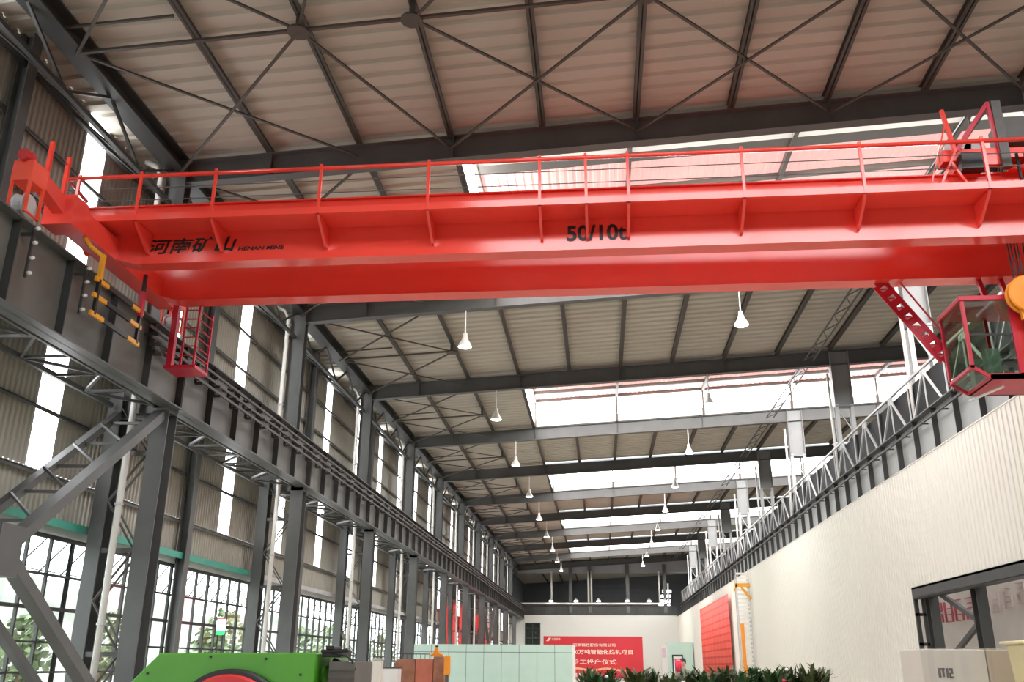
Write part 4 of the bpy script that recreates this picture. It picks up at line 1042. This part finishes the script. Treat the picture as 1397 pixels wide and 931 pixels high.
# ------------------------------------------------------------------ person behind the plants
def person(x, y):
    t = thing('person', (x, y, 0), 'dark-haired person in grey green jacket holding red cloth behind the plants', 'person')
    me = bpy.data.meshes.new('body')
    V = [(0,0,.95),(0,0,1.15),(0,.01,1.36),(0,0,1.5),(0,-.01,1.58),(0,-.02,1.70),(0,-.01,1.80),
         (.1,0,.9),(.11,-.01,.5),(.11,.02,.09),(.11,-.12,.05),
         (-.1,0,.9),(-.11,-.01,.5),(-.11,.02,.09),(-.11,-.12,.05),
         (.2,0,1.45),(.25,.02,1.18),(.2,-.2,1.08),(.17,-.28,1.1),
         (-.2,0,1.45),(-.26,.0,1.2),(-.2,-.22,1.34),(-.17,-.3,1.42)]
    Ed = [(0,1),(1,2),(2,3),(3,4),(4,5),(5,6),(0,7),(7,8),(8,9),(9,10),(0,11),(11,12),(12,13),(13,14),(3,15),(15,16),(16,17),(17,18),(3,19),(19,20),(20,21),(21,22)]
    R_ = [.15,.15,.17,.1,.055,.09,.075,.095,.065,.045,.04,.095,.065,.045,.04,.07,.05,.04,.03,.07,.05,.04,.03]
    me.from_pydata(V, Ed, []); ob = bpy.data.objects.new('body', me); COL.objects.link(ob); ob.parent = t
    sk = ob.modifiers.new('Skin', 'SKIN'); ob.modifiers.new('Sub', 'SUBSURF').levels = 2
    for i, r in enumerate(R_): me.skin_vertices[0].data[i].radius = (r, r*.75 if i < 4 else r)
    me.skin_vertices[0].data[0].use_root = True
    me.materials.append(M['skin'])
    jk = MB(); jk.lathe([(.19, .9), (.21, 1.1), (.23, 1.3), (.22, 1.44), (.12, 1.53), (.085, 1.56)], (x, y, 0), 16)
    jk.v = [(v[0]*1., y+(v[1]-y)*.85, v[2]) for v in jk.v]
    jk.path([(x+.19, y, 1.45), (x+.26, y+.02, 1.18), (x+.2, y-.2, 1.08)], [.1, .085, .068], 10); jk.path([(x-.19, y, 1.45), (x-.27, y, 1.2), (x-.2, y-.22, 1.34)], [.1, .085, .068], 10)
    jk.build('jacket', 'jacket', t, smooth=True)
    tr = MB()
    for s in (-1, 1): tr.path([(x+s*.1, y, .97), (x+s*.11, y-.01, .5), (x+s*.11, y+.02, .08)], [.12, .09, .075], 10)
    tr.build('trousers', 'trousers', t, smooth=True)
    MB().lathe([(.075, 1.68), (.1, 1.72), (.105, 1.78), (.08, 1.85), (.03, 1.875), (0, 1.88)], (x, y+.015, 0), 14).build('hair', 'hair', t, smooth=True)
    fc = MB()
    fc.lathe([(0, -.02), (.014, -.01), (.016, .01), (0, .03)], (x, y-.115, 1.7), 8)
    for s in (-1, 1): fc.lathe([(0, -.03), (.018, 0), (0, .03)], (x+s*.095, y, 1.7), 8)
    fc.build('face', 'skin', t, smooth=True)
    for s in (-1, 1): MB().lathe([(0, -.008), (.01, 0), (0, .008)], (x+s*.035, y-.1, 1.72), 8).build('eye', 'hair', t)
    for hx, hy, hz in ((.17, -.3, 1.1), (-.17, -.32, 1.42)):
        for q in range(4):
            fx = hx+(-.03+.02*q)
            MB().path([(x+fx, y+hy+.02, hz), (x+fx, y+hy-.05, hz+.005), (x+fx, y+hy-.075, hz-.02)], [.01, .009, .007], 6).build('finger', 'skin', t)
        MB().path([(x+hx+.035, y+hy+.02, hz), (x+hx+.055, y+hy-.03, hz-.01)], [.011, .008], 6).build('thumb', 'skin', t)
    return t
person(2.72, 33.0)
m = MB(); n = 10
for i in range(n+1):
    a = i/n; w = .02*math.sin(i*1.9)
    m.v += [(2.44+a*.2, 32.64+w, 1.82-.03*math.sin(a*3)), (2.45+a*.19, 32.62+w, 1.6), (2.47+a*.17, 32.66+w, 1.42)]
for i in range(n):
    for j in (0, 1): m.f.append((3*i+j, 3*i+3+j, 3*i+4+j, 3*i+1+j))
o = m.build('folded_cloth', 'flower_red', origin=(2.5, 32.64, 1.42), smooth=True)
s = o.modifiers.new('Solidify', 'SOLIDIFY'); s.thickness = .015
tag(o, 'pink red cloth held up by the person behind the plants', 'cloth')

# ------------------------------------------------------------------ trees and red signs outside the windows
def tree(x, y, h, lab):
    t = thing('tree', (x, y, -.05), lab, 'tree', 'trees outside the windows')
    MB().path([(x, y, -.05), (x+.1, y, h*.35), (x, y+.1, h*.6)], [.14, .1, .06], 8).build('trunk', 'bark', t)
    m = MB()
    for i in range(260):
        a = random.random()*6.283; r = h*.33*math.sqrt(random.random()); zz = h*(.3+.68*random.random()); r *= max(.25, 1-abs(zz/h-.6)*1.6)
        p = Vector((x+math.cos(a)*r, y+math.sin(a)*r, zz)); d = Vector((random.uniform(-1, 1), random.uniform(-1, 1), random.uniform(-.6, .6))).normalized()*.32
        e = d.orthogonal().normalized()*.17; b = len(m.v)
        m.v += [tuple(p), tuple(p+d*.5+e), tuple(p+d), tuple(p+d*.5-e)]; m.f.append((b, b+1, b+2, b+3))
    m.build('crown', 'tree_leaf', t)
for n, (x, y, h) in enumerate(((-19, 30, 3.0), (-20, 37, 3.6), (-18.5, 44, 3.2), (-21, 52, 4.4), (-19, 60, 3.8), (-20, 70, 4.5), (-19, 82, 4.2))):
    tree(x, y, h, 'pale green tree outside the windows, ' + ORD[n] + ' counting away from the camera')
for n, (x, y, z) in enumerate(((-30, 42, 5.0), (-30, 56, 5.2), (-30, 66.5, 5.2))):
    t = thing('red_sign', (x, y, 0), 'washed-out red sign board outside the windows, ' + ORD[n] + ' counting away from the camera', 'sign', 'red signs outside')
    MB().box(x, x+.1, y-1.0, y+1.0, z-1.3, z+1.0).build('board', 'sign_pink', t); MB().box(x-.1, x, y-.08, y+.08, -.05, z).build('post', 'galv', t)

# ------------------------------------------------------------------ sky, exposure, camera
w = bpy.data.worlds.new('sky'); S.world = w; w.use_nodes = True
nt = w.node_tree; bg = nt.nodes['Background']
bg.inputs['Color'].default_value = (.93, .97, 1.0, 1); bg.inputs['Strength'].default_value = 2.6

cam = bpy.data.cameras.new('camera'); co = bpy.data.objects.new('camera', cam); COL.objects.link(co)
pit, yaw, rol = math.radians(19.56409), math.radians(5.46052), math.radians(.454788)
fw = Vector((-math.sin(yaw)*math.cos(pit), math.cos(yaw)*math.cos(pit), math.sin(pit)))
rt = Vector((math.cos(yaw), math.sin(yaw), 0)); up = rt.cross(fw)
r2 = rt*math.cos(rol)+up*math.sin(rol); u2 = up*math.cos(rol)-rt*math.sin(rol)
co.matrix_world = Matrix(((r2.x, u2.x, -fw.x, 0), (r2.y, u2.y, -fw.y, 0), (r2.z, u2.z, -fw.z, 1.6), (0, 0, 0, 1)))
cam.sensor_fit = 'HORIZONTAL'; cam.sensor_width = 36; cam.lens = 1245.43*36/1397; cam.clip_end = 600
S.camera = co
vs = S.view_settings
vs.view_transform = 'Standard'; vs.look = 'None'; vs.exposure = 1.3; vs.gamma = 1.; vs.use_curve_mapping = False
cy = S.cycles
cy.max_bounces = 8; cy.diffuse_bounces = 4; cy.glossy_bounces = 3; cy.transparent_max_bounces = 12
cy.use_denoising = True; cy.sample_clamp_indirect = 6.0; cy.caustics_reflective = False; cy.caustics_refractive = False
